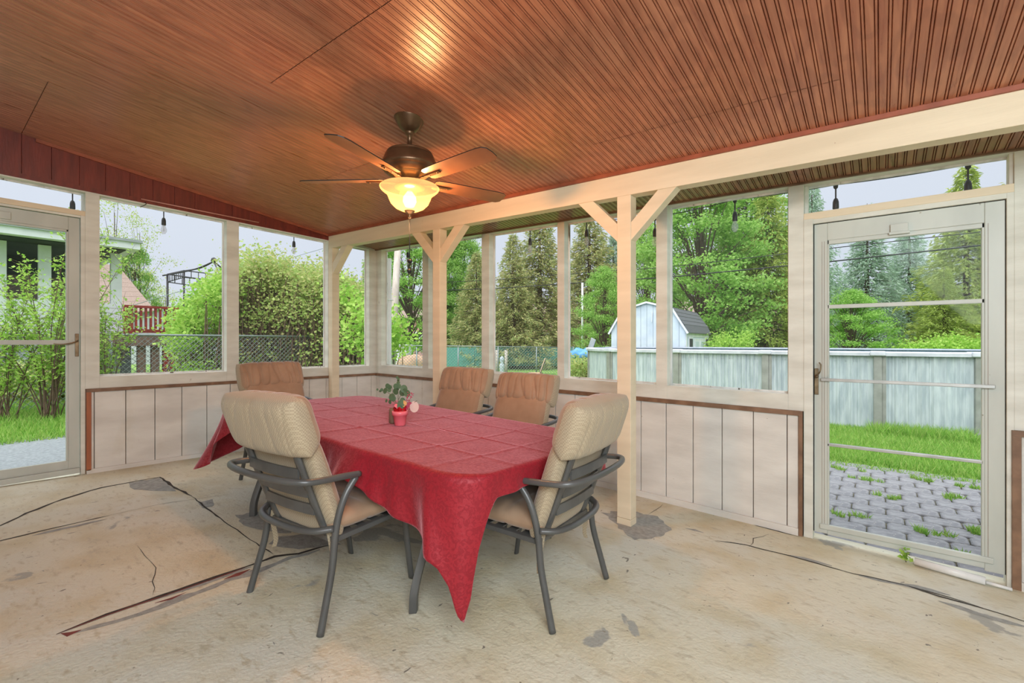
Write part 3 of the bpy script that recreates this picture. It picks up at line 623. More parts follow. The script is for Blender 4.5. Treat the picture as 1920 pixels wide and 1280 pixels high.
for k in range(5):
    a_ = math.radians(-72.5 + 72 * k); R_ = Matrix.Rotation(a_, 4, 'Z') @ Matrix.Translation((0, 0, BZ)) @ Matrix.Rotation(math.radians(-12), 4, 'X')
    mb = MB(); mb.prism([tuple(R_ @ Vector((x, y, -.003))) for x, y in blade_pts()], tuple(R_.to_3x3() @ Vector((0, 0, .006))))
    mb.mi = [0, 0] + [1] * (len(mb.f) - 2); b_ = mb.build('blade', [M['blade'], M['black']], fan)
    mb = MB(); R2 = Matrix.Rotation(a_, 4, 'Z') @ Matrix.Translation((0, 0, BZ))
    T_ = lambda p: tuple(R2 @ Vector(p))
    mb.bar(T_((.05, 0, -.022)), T_((.15, 0, -.012)), .035, .010); mb.bar(T_((.14, 0, -.012)), T_((.29, .0, -.008)), .026, .008)
    for q in (.20, .27): mb.lathe([(0, -.004), (.005, -.003), (.005, 0)], T_((q, 0, -.013)), 8)
    mb.build('blade_iron', M['bronze'], fan)
def bowl_mat():
    m = bpy.data.materials.new('amber_frosted_glass'); m.use_nodes = True; t = m.node_tree; N = t.nodes; L = t.links; N.remove(N['Principled BSDF'])
    tl = N.new('ShaderNodeBsdfTranslucent'); tl.inputs[0].default_value = (.30, .17, .06, 1)
    tr = N.new('ShaderNodeBsdfTransparent'); tr.inputs[0].default_value = (1, .80, .5, 1)
    df = N.new('ShaderNodeBsdfPrincipled'); df.inputs['Base Color'].default_value = (.9, .62, .3, 1); df.inputs['Roughness'].default_value = .3
    em = N.new('ShaderNodeEmission'); em.inputs[0].default_value = (1, .60, .24, 1); em.inputs[1].default_value = .62
    a1 = N.new('ShaderNodeMixShader'); a1.inputs[0].default_value = .93; a2 = N.new('ShaderNodeMixShader'); a2.inputs[0].default_value = .06; ad = N.new('ShaderNodeAddShader')
    L.new(tl.outputs[0], a1.inputs[1]); L.new(tr.outputs[0], a1.inputs[2]); L.new(a1.outputs[0], a2.inputs[1]); L.new(df.outputs[0], a2.inputs[2])
    L.new(a2.outputs[0], ad.inputs[0]); L.new(em.outputs[0], ad.inputs[1]); L.new(ad.outputs[0], N['Material Output'].inputs[0]); return m
prof = [(.188, 2.372), (.194, 2.366), (.190, 2.356), (.175, 2.342), (.155, 2.328), (.143, 2.312), (.136, 2.292), (.122, 2.262), (.095, 2.235), (.06, 2.218), (.03, 2.212), (0, 2.211)]
mb = MB(); mb.lathe(prof, n=48); mb.build('glass_bowl', bowl_mat(), fan)
mb = MB()
mb.lathe([(0, -.05), (.03, -.042), (.045, -.01), (.042, .02), (.025, .045), (.014, .06)], (0, 0, 2.285), 20)
bm_ = bpy.data.materials.new('glowing_bulb'); bm_.use_nodes = True; N_ = bm_.node_tree.nodes; N_.remove(N_['Principled BSDF'])
ea, eb, ec = N_.new('ShaderNodeEmission'), N_.new('ShaderNodeBsdfTransparent'), N_.new('ShaderNodeAddShader'); ea.inputs[0].default_value = (1, .74, .42, 1); ea.inputs[1].default_value = 1.6
for a_, b_ in ((ea.outputs[0], ec.inputs[0]), (eb.outputs[0], ec.inputs[1]), (ec.outputs[0], N_['Material Output'].inputs[0])): bm_.node_tree.links.new(a_, b_)
mb.build('light_bulb', bm_, fan)
mb = MB(); mb.lathe([(0, 2.222), (.036, 2.218), (.032, 2.208), (.014, 2.2), (.010, 2.185), (.013, 2.175), (.008, 2.165), (0, 2.163)], n=18); mb.build('finial', M['bronze'], fan)
for dx, zl in ((-.012, 1.885), (.012, 1.815)):
    mb = MB(); mb.tube([(dx, -dx, 2.17), (dx, -dx, zl)], .0016, 6); mb.lathe([(0, -.014), (.012, -.012), (.017, 0), (.012, .010), (0, .014)], (dx, -dx, zl), 14); mb.build('pull_chain', M['black'], fan)
l_ = lamp('fan_bulb_light', 'POINT', (hx, hy, 2.30), 52, (1, .50, .20), shadow_soft_size=.07); l_.parent = fan; l_.matrix_parent_inverse = Matrix.Translation((-hx, -hy, 0))
lamp('below_bowl_fill', 'POINT', (hx, hy, 2.14), 4, (1, .68, .4), shadow_soft_size=.12)  # added fill hung under the bowl to light the floor, not a second fan lamp
bpy.data.objects['below_bowl_fill'].parent = fan; bpy.data.objects['below_bowl_fill'].matrix_parent_inverse = Matrix.Translation((-hx, -hy, 0))

# ================================================================== TABLE, CLOTH
TX0, TX1, TY0, TY1 = -4.03, -1.375, 1.435, 2.725
TH = lambda x, y: FZ(x, y) + .752
tb = thing('dining_table', 'charcoal metal patio table under the red cloth, curved legs showing below', 'table', (-2.7, 2.08, 0))
mb = MB(); mb.box(TX0 + .03, TX1 - .03, TY0 + .03, TY1 - .03, lambda x, y: TH(x, y) - .03, lambda x, y: TH(x, y) - .006)
mb.v = [(p[0] + 2.7, p[1] - 2.08, p[2]) for p in mb.v]; mb.build('tabletop', M['steel'], tb, bevel=.01)
for sx in (-1, 1):
    for sy in (-1, 1):
        fx, fy = (-1.80 if sx > 0 else -3.60), (1.49 if sy < 0 else 2.68)
        fz = FZ(fx, fy)
        pts = bez([(fx, fy, fz), (fx + .0, fy + sy * -.012, fz + .12), (fx, fy - sy * .10, fz + .36), (fx, fy - sy * .16, fz + .55), (fx, fy - sy * .17, fz + .72)], 6)
        pts = [Vector((p.x + 2.7, p.y - 2.08, p.z)) for p in pts]
        mb = MB(); mb.tube(pts, .030, 4, flat=.75, up=(1, 0, 0)); mb.build('leg', M['steel'], tb, bevel=.003)
# cloth: flat top with fold creases, hanging skirt whose drop and flare vary round the rim
r_c = .16
def rim(t):      # t in [0, P): start at near-left going +x along near side
    w_, h_ = TX1 - TX0 - 2 * r_c, TY1 - TY0 - 2 * r_c; arc = PI / 2 * r_c
    segs = [(w_, 0), (arc, 1), (h_, 2), (arc, 3), (w_, 4), (arc, 5), (h_, 6), (arc, 7)]
    for L_, k in segs:
        if t <= L_ + 1e-9: break
        t -= L_
    if k == 0: return (TX0 + r_c + t, TY0), (0, -1), k
    if k == 2: return (TX1, TY0 + r_c + t), (1, 0), k
    if k == 4: return (TX1 - r_c - t, TY1), (0, 1), k
    if k == 6: return (TX0, TY1 - r_c - t), (-1, 0), k
    c = {1: (TX1 - r_c, TY0 + r_c, -PI / 2), 3: (TX1 - r_c, TY1 - r_c, 0), 5: (TX0 + r_c, TY1 - r_c, PI / 2), 7: (TX0 + r_c, TY0 + r_c, PI)}[k]
    a_ = c[2] + t / r_c; return (c[0] + r_c * math.cos(a_), c[1] + r_c * math.sin(a_)), (math.cos(a_), math.sin(a_)), k
wS, hS, arc = TX1 - TX0 - 2 * r_c, TY1 - TY0 - 2 * r_c, PI / 2 * r_c
PER = 2 * (wS + hS) + 4 * arc
corner_t = [wS + arc / 2, wS + arc + hS + arc / 2, 2 * wS + 2 * arc + hS + arc / 2, PER - arc / 2]
def dist_t(t, c): d = abs(t - c) % PER; return min(d, PER - d)
def drop(t):
    p, n_, k = rim(t); 
    if k in (0,): D = .17 + .17 * sstep(p[0], -2.35, -1.42) - .03 * sstep(-p[0], 2.9, 3.6)
    elif k == 2 or k == 3: D = .115
    elif k == 4: D = .24
    else: D = .26
    if k == 1: f_ = (t - wS) / arc; D = .34 * (1 - f_) + .115 * f_
    for c, amp, wd in ((corner_t[1], .14, .14), (corner_t[2], .3, .14), (corner_t[3], .22, .17)):
        D += amp * math.exp(-(dist_t(t, c) / wd) ** 2)
    D += .07 * math.exp(-(dist_t(t, corner_t[0] - .06) / .22) ** 2) * (1 if t < corner_t[0] else .3)
    dd_ = t - (corner_t[0] - .028); D += (.30 + 1.7 * max(-.07, min(.07, dd_))) * math.exp(-abs(dd_ / .085) ** 3.2)
    return D
def flare(t, s_):
    base = .010 + .016 * s_ + .02 * s_ * math.sin(t * 17.0) * (.6 + .4 * math.sin(t * 5.3)) + .008 * s_ * math.sin(t * 47)
    for c, amp in ((corner_t[0] - .03, .015), (corner_t[1], .01), (corner_t[2], .05), (corner_t[3], .19)):
        base += amp * s_ * math.exp(-(dist_t(t, c) / .13) ** 2)
    # pleats each side of the near corner
    base += .055 * s_ * math.exp(-(dist_t(t, corner_t[0] - .19) / .05) ** 2) - .05 * s_ * math.exp(-(dist_t(t, corner_t[0] - .30) / .06) ** 2) - .035 * s_ * math.exp(-(dist_t(t, corner_t[0] + .13) / .05) ** 2)
    base += .05 * s_ * math.exp(-(dist_t(t, wS - .72) / .16) ** 2)
    return base
NT = 420; rings = []
V = []
def crease(x, y):
    z = 0
    for c in (-3.72, -3.38, -3.02, -2.62, -2.28, -1.92, -1.62): 
        d = (x + .03 * math.sin(3 * y + c) - c) / .010; 
        if abs(d) < 4: z += (.0055 if c in (-2.62, -3.38) else .003) * math.exp(-d * d)
    for c in (2.08, 1.75, 2.42):
        d = (y + .012 * math.sin(2 * x + c) - c) / .010
        if abs(d) < 4: z += .0035 * math.exp(-d * d)
    return z
F_ = []
# top: polar-ish grid made of scaled rims toward centre line
NR = 60
for i in range(NR):
    f_ = i / (NR - 1)
    for j in range(NT):
        p, n_, k = rim(PER * j / NT); cx_, cy_ = min(max(p[0], TX0 + .62), TX1 - .62), 2.08
        x = cx_ + (p[0] - cx_) * f_; y = cy_ + (p[1] - cy_) * f_
        V.append((x, y, TH(x, y) + .003 + crease(x, y) + .0008 * math.sin(19 * x + 7 * y) * math.sin(23 * y)))
NS = 26
for i in range(1, NS + 1):
    s_ = i / NS
    for j in range(NT):
        t = PER * j / NT; p, n_, k = rim(t); D = drop(t); L_ = D * s_
        rb = .018; ang = min(L_ / rb, PI / 2)
        outw = rb * math.sin(ang) ; dn = rb * (1 - math.cos(ang)) + max(0, L_ - rb * PI / 2)
        outw += flare(t, (dn / max(D, .01)) ** 1.3) * min(1, D / .25)
        x, y = p[0] + n_[0] * outw, p[1] + n_[1] * outw
        # near corner: gather the hem into a narrow tongue leaning left
        g0 = math.exp(-(dist_t(t, corner_t[0] - .02) / .20) ** 2) * sstep(dn, .10, .45)
        x += g0 * (-1.405 - x) * .55; y += g0 * (1.44 - y) * .35
        z = TH(p[0], p[1]) + .003 - dn
        # lifted over the near chair's arm
        li = math.exp(-((p[0] + 2.12) / .14) ** 2) if k == 0 else 0
        z += li * .05 * s_; y -= li * .07 * s_
        V.append((x, y, z))
NRow = NR + NS
for i in range(NRow - 1):
    for j in range(NT): F_.append((i * NT + j, i * NT + (j + 1) % NT, (i + 1) * NT + (j + 1) % NT, (i + 1) * NT + j))
co = npmesh('tablecloth', V, F_, M['cloth'], None, True)
sd = co.modifiers.new('solid', 'SOLIDIFY'); sd.thickness = .0018; sd.offset = -1
tag(co, 'red damask tablecloth draped over the long dining table', 'tablecloth')

# ================================================================== CHAIRS
def super_pillow(w_, h_, t_, nu=56, nv=28, e=.32, fn=None):
    V = []; F = []
    for j in range(nv + 1):
        v = -PI / 2 + PI * j / nv; cv, sv = math.cos(v), math.sin(v)
        for i in range(nu):
            u = 2 * PI * i / nu; cu, su = math.cos(u), math.sin(u)
            P_ = lambda a, q: math.copysign(abs(a) ** q, a)
            x = w_ / 2 * P_(cv, e) * P_(cu, e); y = h_ / 2 * P_(cv, e) * P_(su, e); z = t_ / 2 * P_(sv, .75) 
            if fn: x, y, z = fn(x, y, z)
            V.append((x, y, z))
    for j in range(nv):
        for i in range(nu): F.append((j * nu + i, j * nu + (i + 1) % nu, (j + 1) * nu + (i + 1) % nu, (j + 1) * nu + i))
    return V, F
def grid_pillow(w_, h_, tf, tb, nu=56, nv=30, p=5.0, seed=0, pleat=0.0, seams=()):
    V = []; F = []; mi = []
    for side in (-1, 1):
        b0 = len(V)
        for j in range(nv + 1):
            for i in range(nu + 1):
                u = math.sin(PI / 2 * (2 * i / nu - 1)); v = math.sin(PI / 2 * (2 * j / nv - 1))
                T = ((1 - abs(u) ** p) * (1 - abs(v) ** p)) ** .5
                x = w_ / 2 * u * (1 - .035 * v ** 4); y = h_ / 2 * v * (1 - .05 * u ** 4)
                z = side * (tf if side < 0 else tb) * T
                if pleat:
                    a_ = pleat * (.45 + .55 * abs(v)) * T * (1 if side < 0 else .18)
                    q = 17 * u + 1.6 * math.sin(3.1 * u + seed) + 1.1 * v * math.sin(4 * u + seed * 2) + .8 * math.sin(2.3 * v + seed)
                    z -= side * a_ * ((1 - abs(math.sin(q / 2))) ** 3 + .5 * (1 - abs(math.sin(q * .83 + 1 + v))) ** 4)
                for c_ in seams:
                    z -= side * .012 * math.exp(-((v - c_) / .03) ** 2) * T
                z += .004 * math.sin(9 * x + 6 * y + seed) * T
                V.append((x, y, z))
        for j in range(nv):
            for i in range(nu):
                f = (b0 + j * (nu + 1) + i, b0 + j * (nu + 1) + i + 1, b0 + (j + 1) * (nu + 1) + i + 1, b0 + (j + 1) * (nu + 1) + i)
                F.append(f if side > 0 else f[::-1])
                mi.append(1 if V[f[0]][2] > -tf * .45 else 0)
    return V, F, mi
def place(Vs, M_): return [tuple(M_ @ Vector(p)) for p in Vs]
def make_chair(label, seed=0):
    random.seed(seed)
    t = thing('patio_chair', label, 'chair', (0, 0, 0), 0, 'patio chairs around the red table')
    # side tubes: rear foot -> up -> forward to the arm front
    for s_ in (-1, 1):
        mb = MB(); mb.tube(bez([(s_ * .305, -.295, 0), (s_ * .298, -.262, .12), (s_ * .288, -.222, .27), (s_ * .284, -.205, .40), (s_ * .286, -.185, .50), (s_ * .290, -.15, .59), (s_ * .295, -.095, .662)], 6), .0165, 12); mb.build('leg', M['steel'], t)
    for s_ in (-1, 1):
        mb = MB(); mb.tube(bez([(s_ * .262, .30, 0), (s_ * .262, .282, .12), (s_ * .262, .262, .26), (s_ * .262, .252, .385)], 5), .02, 8, flat=.6, up=(0, 1, 0)); mb.build('leg', M['steel'], t)
    arm = [(.295, -.075, .67), (.308, -.16, .682), (.322, -.28, .694), (.312, -.365, .702), (.24, -.415, .708), (.10, -.44, .71), (-.10, -.44, .71), (-.24, -.415, .708), (-.312, -.365, .702), (-.322, -.28, .694), (-.308, -.16, .682), (-.295, -.075, .67)]
    mb = MB(); mb.tube(bez(arm, 6), .0155, 12); mb.build('armrest', M['steel'], t)
    low = [(.284, -.21, .445), (.22, -.272, .44), (.10, -.302, .438), (-.10, -.302, .438), (-.22, -.272, .44), (-.284, -.21, .445)]
    mb = MB(); mb.tube(bez(low, 6), .0175, 10, flat=.85); mb.build('stretcher', M['steel'], t)
    for s_ in (-1, 1):
        mb = MB(); mb.tube(bez([(s_ * .205, -.19, .39), (s_ * .208, -.26, .56), (s_ * .212, -.335, .76), (s_ * .215, -.415, .975)], 5), .026, 8, flat=.5, up=(0, 1, 0)); mb.build('back_upright', M['steel'], t)
    sl = lambda z: -.19 - (z - .39) * .366 - (.012 if z > .7 else 0)
    for z in (.53, .62, .715):
        mb = MB(); c_ = [(x, sl(z) - .015 - .014 * (1 - (x / .205) ** 2), z) for x in np.linspace(-.205, .205, 7)]
        for a_, b_ in zip(c_, c_[1:]): mb.bar(a_, b_, .012, .047)
        mb.build('back_slat', M['steel'], t)
    mb = MB(); 
    for s_ in (-1, 1): mb.bar((s_ * .262, -.2, .385), (s_ * .262, .27, .395), .03, .025)
    mb.bar((-.262, .262, .395), (.262, .262, .395), .03, .025); mb.bar((-.262, -.19, .385), (.262, -.19, .385), .03, .025); mb.build('seat_frame', M['steel'], t, bevel=.003)
    for k in range(5):
        y_ = -.13 + k * .085; mb = MB(); mb.box(-.25, .25, y_, y_ + .05, .392, .398); mb.build('seat_strap', M['steel'], t)
    # cushions
    V, F, mi = grid_pillow(.55, .50, .055, .062, 40, 36, 6, seed, 0, (-.1,)); o = npmesh('seat_cushion', place(V, Matrix.Translation((0, .035, .455))), F, M['tan'], t, True)
    tilt = Matrix.Translation((0, -.242, .635)) @ Matrix.Rotation(math.radians(18.5), 4, 'X') @ Matrix.Rotation(PI / 2, 4, 'X')
    V, F, mi = grid_pillow(.55, .56, .085, .036, 48, 40, 6, seed, .004)
    o = npmesh('back_cushion', place(V, tilt), F, M['tan'], t, True); o.data.materials.append(M['woven']); o.data.polygons.foreach_set('material_index', mi)
    tp = Matrix.Translation((0, -.374, .93)) @ Matrix.Rotation(math.radians(18.5), 4, 'X') @ Matrix.Rotation(PI / 2, 4, 'X')
    V, F, mi = grid_pillow(.61, .28, .125, .07, 130, 40, 5, seed, .036)
    o = npmesh('head_pillow', place(V, tp), F, M['tan'], t, True); o.data.materials.append(M['woven']); o.data.polygons.foreach_set('material_index', mi)
    # seams and tie straps
    for s_ in (-1, 1):
        mb = MB(); v = bez([(s_ * .235, -.205, .43), (s_ * .25, -.20, .36), (s_ * .247, -.185, .27), (s_ * .255, -.19, .225)], 4)
        for a_, b_ in zip(v, v[1:]): mb.bar(a_, b_, .003, .024, up=(0, 1, 0))
        mb.build('tie_strap', M['woven'], t)
    return t
ch = make_chair('grey framed chair on the near long side, its pale woven back toward the camera', 3)
ch.location = (-2.285, 1.36, FZ(-2.285, 1.36)); ch.rotation_euler = (0, 0, math.radians(4.8))
def chair(x, y, deg, label, tilt=0):
    return copy_tree(ch, None, (x, y, FZ(x, y)), math.radians(deg), None, label)
chair(-1.505, 2.095, 93.3, 'grey framed chair at the right table end beside the thick post, woven back showing')
chair(-4.26, 2.08, -90, 'tan cushioned chair at the far left end of the table, pleated pillow facing us')
chair(-3.12, 2.88, 183, 'tan cushioned chair on the far table side, beside the slim post')
chair(-2.38, 2.86, 182, 'tan cushioned chair on the far table side, nearer the thick post')

# ================================================================== POTTED PLANT
random.seed(11)
px_, py_ = -2.524, 1.975; pz = TH(px_, py_) + .006
pt = thing('flower_pot', 'small pink pot with artificial eucalyptus and pink berries on the red tablecloth', 'plant', (px_, py_, pz))
mb = MB(); mb.lathe([(0, 0), (.034, 0), (.036, .004), (.045, .068), (.052, .070), (.053, .098), (.048, .098), (.045, .085), (0, .082)], n=30); mb.build('pot', M['pink'], pt)
mb = MB()
ring = []
for i in range(36):
    a_ = 2 * PI * i / 36; r_ = .036 + .004 * math.sin(7 * a_); ring.append((r_, a_))
mb.add([(r_ * math.cos(a_), r_ * math.sin(a_), .085) for r_, a_ in ring] + [((r_ + .006 + .004 * math.sin(5 * a_)) * math.cos(a_), (r_ + .006) * math.sin(a_), .122 + .008 * math.sin(6 * a_)) for r_, a_ in ring], [(i, (i + 1) % 36, 36 + (i + 1) % 36, 36 + i) for i in range(36)], True)
mb.add([(0, 0, .11)] + [(.036 * math.cos(a_), .036 * math.sin(a_), .108) for _, a_ in ring], [(0, i + 1, (i + 1) % 36 + 1) for i in range(36)])
mb.build('foil_wrap', M['redpot'], pt)
Rv = Vector((RTx, RTy, 0)); Fv = Vector((FWx, FWy, 0)); Uz = Vector((0, 0, 1))
def W(a_, h_, d_=0): return Rv * a_ + Uz * h_ + Fv * d_
stems = [[(-.01, .11), (-.012, .18), (-.012, .26), (-.015, .315)], [(-.012, .11), (-.045, .165), (-.07, .21), (-.115, .235)], [(-.01, .11), (-.035, .17), (-.05, .225), (-.055, .27)], [(-.012, .17), (.01, .21), (.03, .24)]]
mb = MB()
for st in stems: mb.tube(bez([W(a_, h_) for a_, h_ in st], 5), .0016, 5)
mb.build('stem', M['stem'], pt)
def disc(c, r, nrm, mt, name, el=1.15, par=pt, n=12):
    nrm = Vector(nrm).normalized(); x = nrm.cross(Uz).normalized(); y = nrm.cross(x); mb = MB()
    mb.add([c] + [c + x * r * math.cos(2 * PI * i / n) + y * r * el * math.sin(2 * PI * i / n) - nrm * r * .12 for i in range(n)], [(0, i + 1, (i + 1) % n + 1) for i in range(n)], True); return mb.build(name, mt, par, fix=False)
for (a_, h_, r_) in [(-.012, .285, .012), (-.03, .262, .016), (-.006, .262, .015), (-.02, .245, .014), (.028, .245, .024), (.05, .215, .023), (.015, .218, .022), (.035, .225, .02), (-.03, .225, .020), (-.055, .19, .022), (-.046, .178, .018), (-.085, .262, .016), (-.075, .235, .014), (-.07, .255, .014), (-.1, .232, .018), (-.122, .238, .010), (-.135, .228, .008), (-.15, .24, .007), (-.015, .30, .009), (-.02, .32, .008), (-.008, .312, .008), (-.07, .155, .013), (-.09, .165, .010), (.005, .135, .012), (-.02, .14, .01)]:
    disc(W(a_, h_, random.uniform(-.01, .01)), r_, -Fv + Rv * random.uniform(-.6, .6) + Uz * random.uniform(-.3, .5), M['euc'], 'leaf')
for (a_, h_, r_) in [(.012, .135, .026), (.022, .16, .02), (.02, .11, .018)]: disc(W(a_, h_, -.02), r_, -Fv + Uz * .4 + Rv * .3, M['euc'], 'leaf', 1.5)
mb = MB()
for st in ([(.02, .10), (.04, .16), (.065, .215)], [(.03, .10), (.055, .14), (.085, .215)], [(.03, .10), (.05, .12), (.075, .15)]):
    P_ = bez([W(a_, h_, -.01) for a_, h_ in st], 6); mb.tube(P_, .001, 4)
    for p in P_[4:]:
        for _ in range(3):
            q = p + Vector([random.uniform(-.008, .008) for _ in range(3)]); mb.lathe([(0, -.004), (.004, 0), (0, .004)], q, 6)
mb.build('berry_sprig', M['berry'], pt)
for (a_, h_) in [(-.012, .128), (-.004, .138), (-.02, .135)]: disc(W(a_, h_, -.02), .014, -Fv + Uz * .5, M['pink'], 'petal', 1)
for (a_, h_) in [(.03, .14), (.038, .15), (.03, .155)]: disc(W(a_, h_, -.02), .012, -Fv + Uz * .3, M['yellow'], 'petal', 1.2)
disc(W(.098, .125, -.01), .030, -Fv + Rv * .3 + Uz * .25, M['seed'], 'seed_pod', 1.25, n=18)
mb = MB(); mb.tube(bez([W(.06, .10), W(.085, .145), W(.115, .165)], 4), .0013, 4); mb.build('twig', M['stem'], pt)
cpt = Vector((px_, py_, 0)) - Rv * .062 + Fv * .06
mb = MB(); mb.lathe([(0, 0), (.026, 0), (.028, .01), (.027, .09), (.022, .105), (0, .104)], n=20); o = mb.build('candle', M['candle']); o.location = (cpt.x, cpt.y, TH(cpt.x, cpt.y) + .006); tag(o, 'small brown candle standing behind the pink pot', 'candle')

# ================================================================== STRING LIGHTS
sl_ = thing('string_light', 'black string light cord with clear bulbs hung along the outside of the headers', 'lights', (0, 0, 0))
bR = [onY(*p, 4.16) for p in [(1815, 315), (1567, 352), (1378, 379), (1228, 412), (1100, 415), (994, 433), (765, 462)]]
bL = [onX(*p, -5.81) for p in [(551, 440), (307, 394), (136, 360)]]
mb = MB()
for row, ax in ((bR, 0), (bL, 1)):
    ps = sorted([Vector(p) for p in row], key=lambda v: v[ax]); full = []
    for a_, b_ in zip(ps, ps[1:]):
        for i in range(8): t = i / 8; full.append(a_.lerp(b_, t) + Vector((0, 0, .022 - .008 * 4 * t * (1 - t))))
    full.append(ps[-1] + Vector((0, 0, .02))); mb.tube(full, .004, 6)
mb.build('cord', M['black'], sl_)
for p in bR + bL:
    mb = MB(); mb.lathe([(0, .02), (.016, .02), (.014, .0), (.005, -.01), (.005, -.075), (.014, -.085), (.019, -.105), (.020, -.15), (.018, -.155), (0, -.155)], p, 14); k_ = mb.build('socket', M['black'], sl_)
    mb = MB(); mb.lathe([(.014, -.155), (.018, -.17), (.027, -.20), (.026, -.22), (.014, -.243), (0, -.248)], p, 16); mb.lathe([(.003, -.155), (.004, -.19), (.008, -.205), (.003, -.22), (0, -.222)], p, 8); mb.build('bulb', M['bulb'], k_)

# ================================================================== PVC TUBE, WEED, DOWNSPOUT
a_ = Vector(onF(1712, 1031)); b_ = Vector(onF(1833, 1066))
a_ = Vector((a_.x, a_.y - .22, 0)); b_ = Vector((b_.x, b_.y - .14, 0))
p0 = Vector((.172, 3.975, FZ(.172, 3.975) + .025)); p1 = Vector((.49, 3.93, FZ(.49, 3.93) + .025))
mb = MB(); mb.tube([p0, p1], .024, 18); tag(mb.build('pvc_tube', M['pvc']), 'white plastic tube lying on the floor against the right door sill', 'pipe')
mb = MB(); mb.tube([p1 + Vector((.002, .01, -.01)), (.60, 3.935, FZ(.6, 3.93) + .012)], .010, 8); tag(mb.build('white_strip', M['pvc']), 'thin white strip lying between the tube end and the right jamb', 'strip')
def leaves(n, cen, rad, size, m, name, par, aspect=1.4, up=.4, seed=1, shell=False):
    r = np.random.default_rng(seed); c = r.normal(size=(n, 3)); 
    if shell: c /= np.linalg.norm(c, axis=1, keepdims=True); c *= r.uniform(.75, 1, (n, 1))
    else: c = c / np.linalg.norm(c, axis=1, keepdims=True) * r.uniform(0, 1, (n, 1)) ** (1 / 3)
    c = c * np.array(rad) + np.array(cen); return leafcards(c, size, m, name, par, aspect, up, r)
def cards(c, size, aspect, up, r, nrm=None):
    n = len(c); d = r.normal(size=(n, 3)); d[:, 2] *= .6; d /= np.linalg.norm(d, axis=1, keepdims=True)
    nn = r.normal(size=(n, 3)) * .7 + np.array([0, 0, up * 2]); nn /= np.linalg.norm(nn, axis=1, keepdims=True)
    x = np.cross(nn, d); x /= np.linalg.norm(x, axis=1, keepdims=True) + 1e-9; y = np.cross(nn, x)
    s_ = (size * r.uniform(.6, 1.2, (n, 1)))
    V = np.stack([c - y * s_ * aspect / 2, c + x * s_ / 2 - y * s_ * .1, c + y * s_ * aspect / 2, c - x * s_ / 2 - y * s_ * .1], 1).reshape(-1, 3)
    return V, np.arange(4 * n).reshape(-1, 4)
def leafcards(c, size, m, name, par, aspect, up, r):
    V, F = cards(c, size, aspect, up, r); return npmesh(name, V, F, m, par)
wd = thing('weed', 'small green weed growing through the gap under the right door', 'plant', (.13, 3.985, FZ(.13, 3.98)))
leaves(26, (0, 0, .05), (.035, .02, .045), .028, M['brightleaf'], 'leaf', wd, 1.2, .3, 5).__setitem__('kind', 'stuff')
mb = MB(); mb.tube([(0, 0, 0), (.005, 0, .06)], .0015, 5); mb.tube([(0, 0, 0), (-.02, 0, .05)], .0015, 5); mb.build('stem', M['stem'], wd)
mb = MB(); mb.tube([(-5.58, 4.17, -.1), (-5.58, 4.17, 2.55)], .045, 4, up=(1, 0, 0)); mb.obox((-5.58, 4.17, 1.95), (.1, .1, .012)); tag(mb.build('downspout', M['hwhite'], bevel=.006), 'pale metal downspout outside the far corner of the porch', 'pipe')

# ================================================================== OUTDOOR GROUND
lawn = structure('lawn')
mb = MB(); xs = np.concatenate([np.linspace(-70, -16, 10), np.linspace(-14, 6, 41), np.linspace(9, 45, 8)]); ys = np.concatenate([np.linspace(-30, -4, 8), np.linspace(-2.5, 14, 34), np.linspace(18, 80, 12)])
mb.add([(x, y, GZ(x, y) - (.12 if (-5.75 < x < 3.1 and -1.4 < y < 4.1) else 0)) for y in ys for x in xs], [(j * len(xs) + i, j * len(xs) + i + 1, (j + 1) * len(xs) + i + 1, (j + 1) * len(xs) + i) for j in range(len(ys) - 1) for i in range(len(xs) - 1)], True)
mb.build('turf', M['lawn'], lawn, fix=False)
def grass(n, xr, yr, h, name, seed, tuft=None, dz=0):
    r = np.random.default_rng(seed); x = r.uniform(*xr, n); y = r.uniform(*yr, n)
    z = np.array([GZ(a, b) for a, b in zip(x, y)]) + dz; hh = h * r.uniform(.4, 1.2, n)
    if tuft is not None: hh *= tuft(x, y)
    a_ = r.uniform(0, 2 * PI, n); le = r.normal(0, .4, (n, 2)) * hh[:, None]; wd_ = .006 + .004 * r.random(n)
    dx, dy = np.cos(a_) * wd_, np.sin(a_) * wd_
    V = np.stack([np.stack([x - dx, y - dy, z], 1), np.stack([x + dx, y + dy, z], 1), np.stack([x + le[:, 0], y + le[:, 1], z + hh], 1)], 1).reshape(-1, 3)
    o = npmesh(name, V, np.arange(3 * n).reshape(-1, 3), M['blade_grass'], lawn, False, 3); o['kind'] = 'stuff'; return o
grass(60000, (-2.2, 3.2), (7.4, 10.35), .10, 'grass_blades', 21, lambda x, y: 1 + 1.1 * (y > 9.7) * (np.sin(x * 3.1) > -.4))
grass(50000, (-12, -8.4), (-1.5, 5.5), .11, 'grass_blades', 22)
grass(40000, (-18, -5), (11, 19), .07, 'grass_blades', 23)
pth = structure('path')
mb = MB(); mb.box(-8.6, -6.15, -3, 3.2, -.1, lambda x, y: GZ(x, y) + .012); mb.build('path_surface', M['asphalt'], pth)
mb = MB(); mb.box(-6.15, -5.75, -2, 1.6, -.1, lambda x, y: FZ(x, y) - .06); mb.build('door_step', M['concrete'], pth)
grass(900, (-6.6, -6.25), (-.2, 1.3), .07, 'grass_blades', 24)
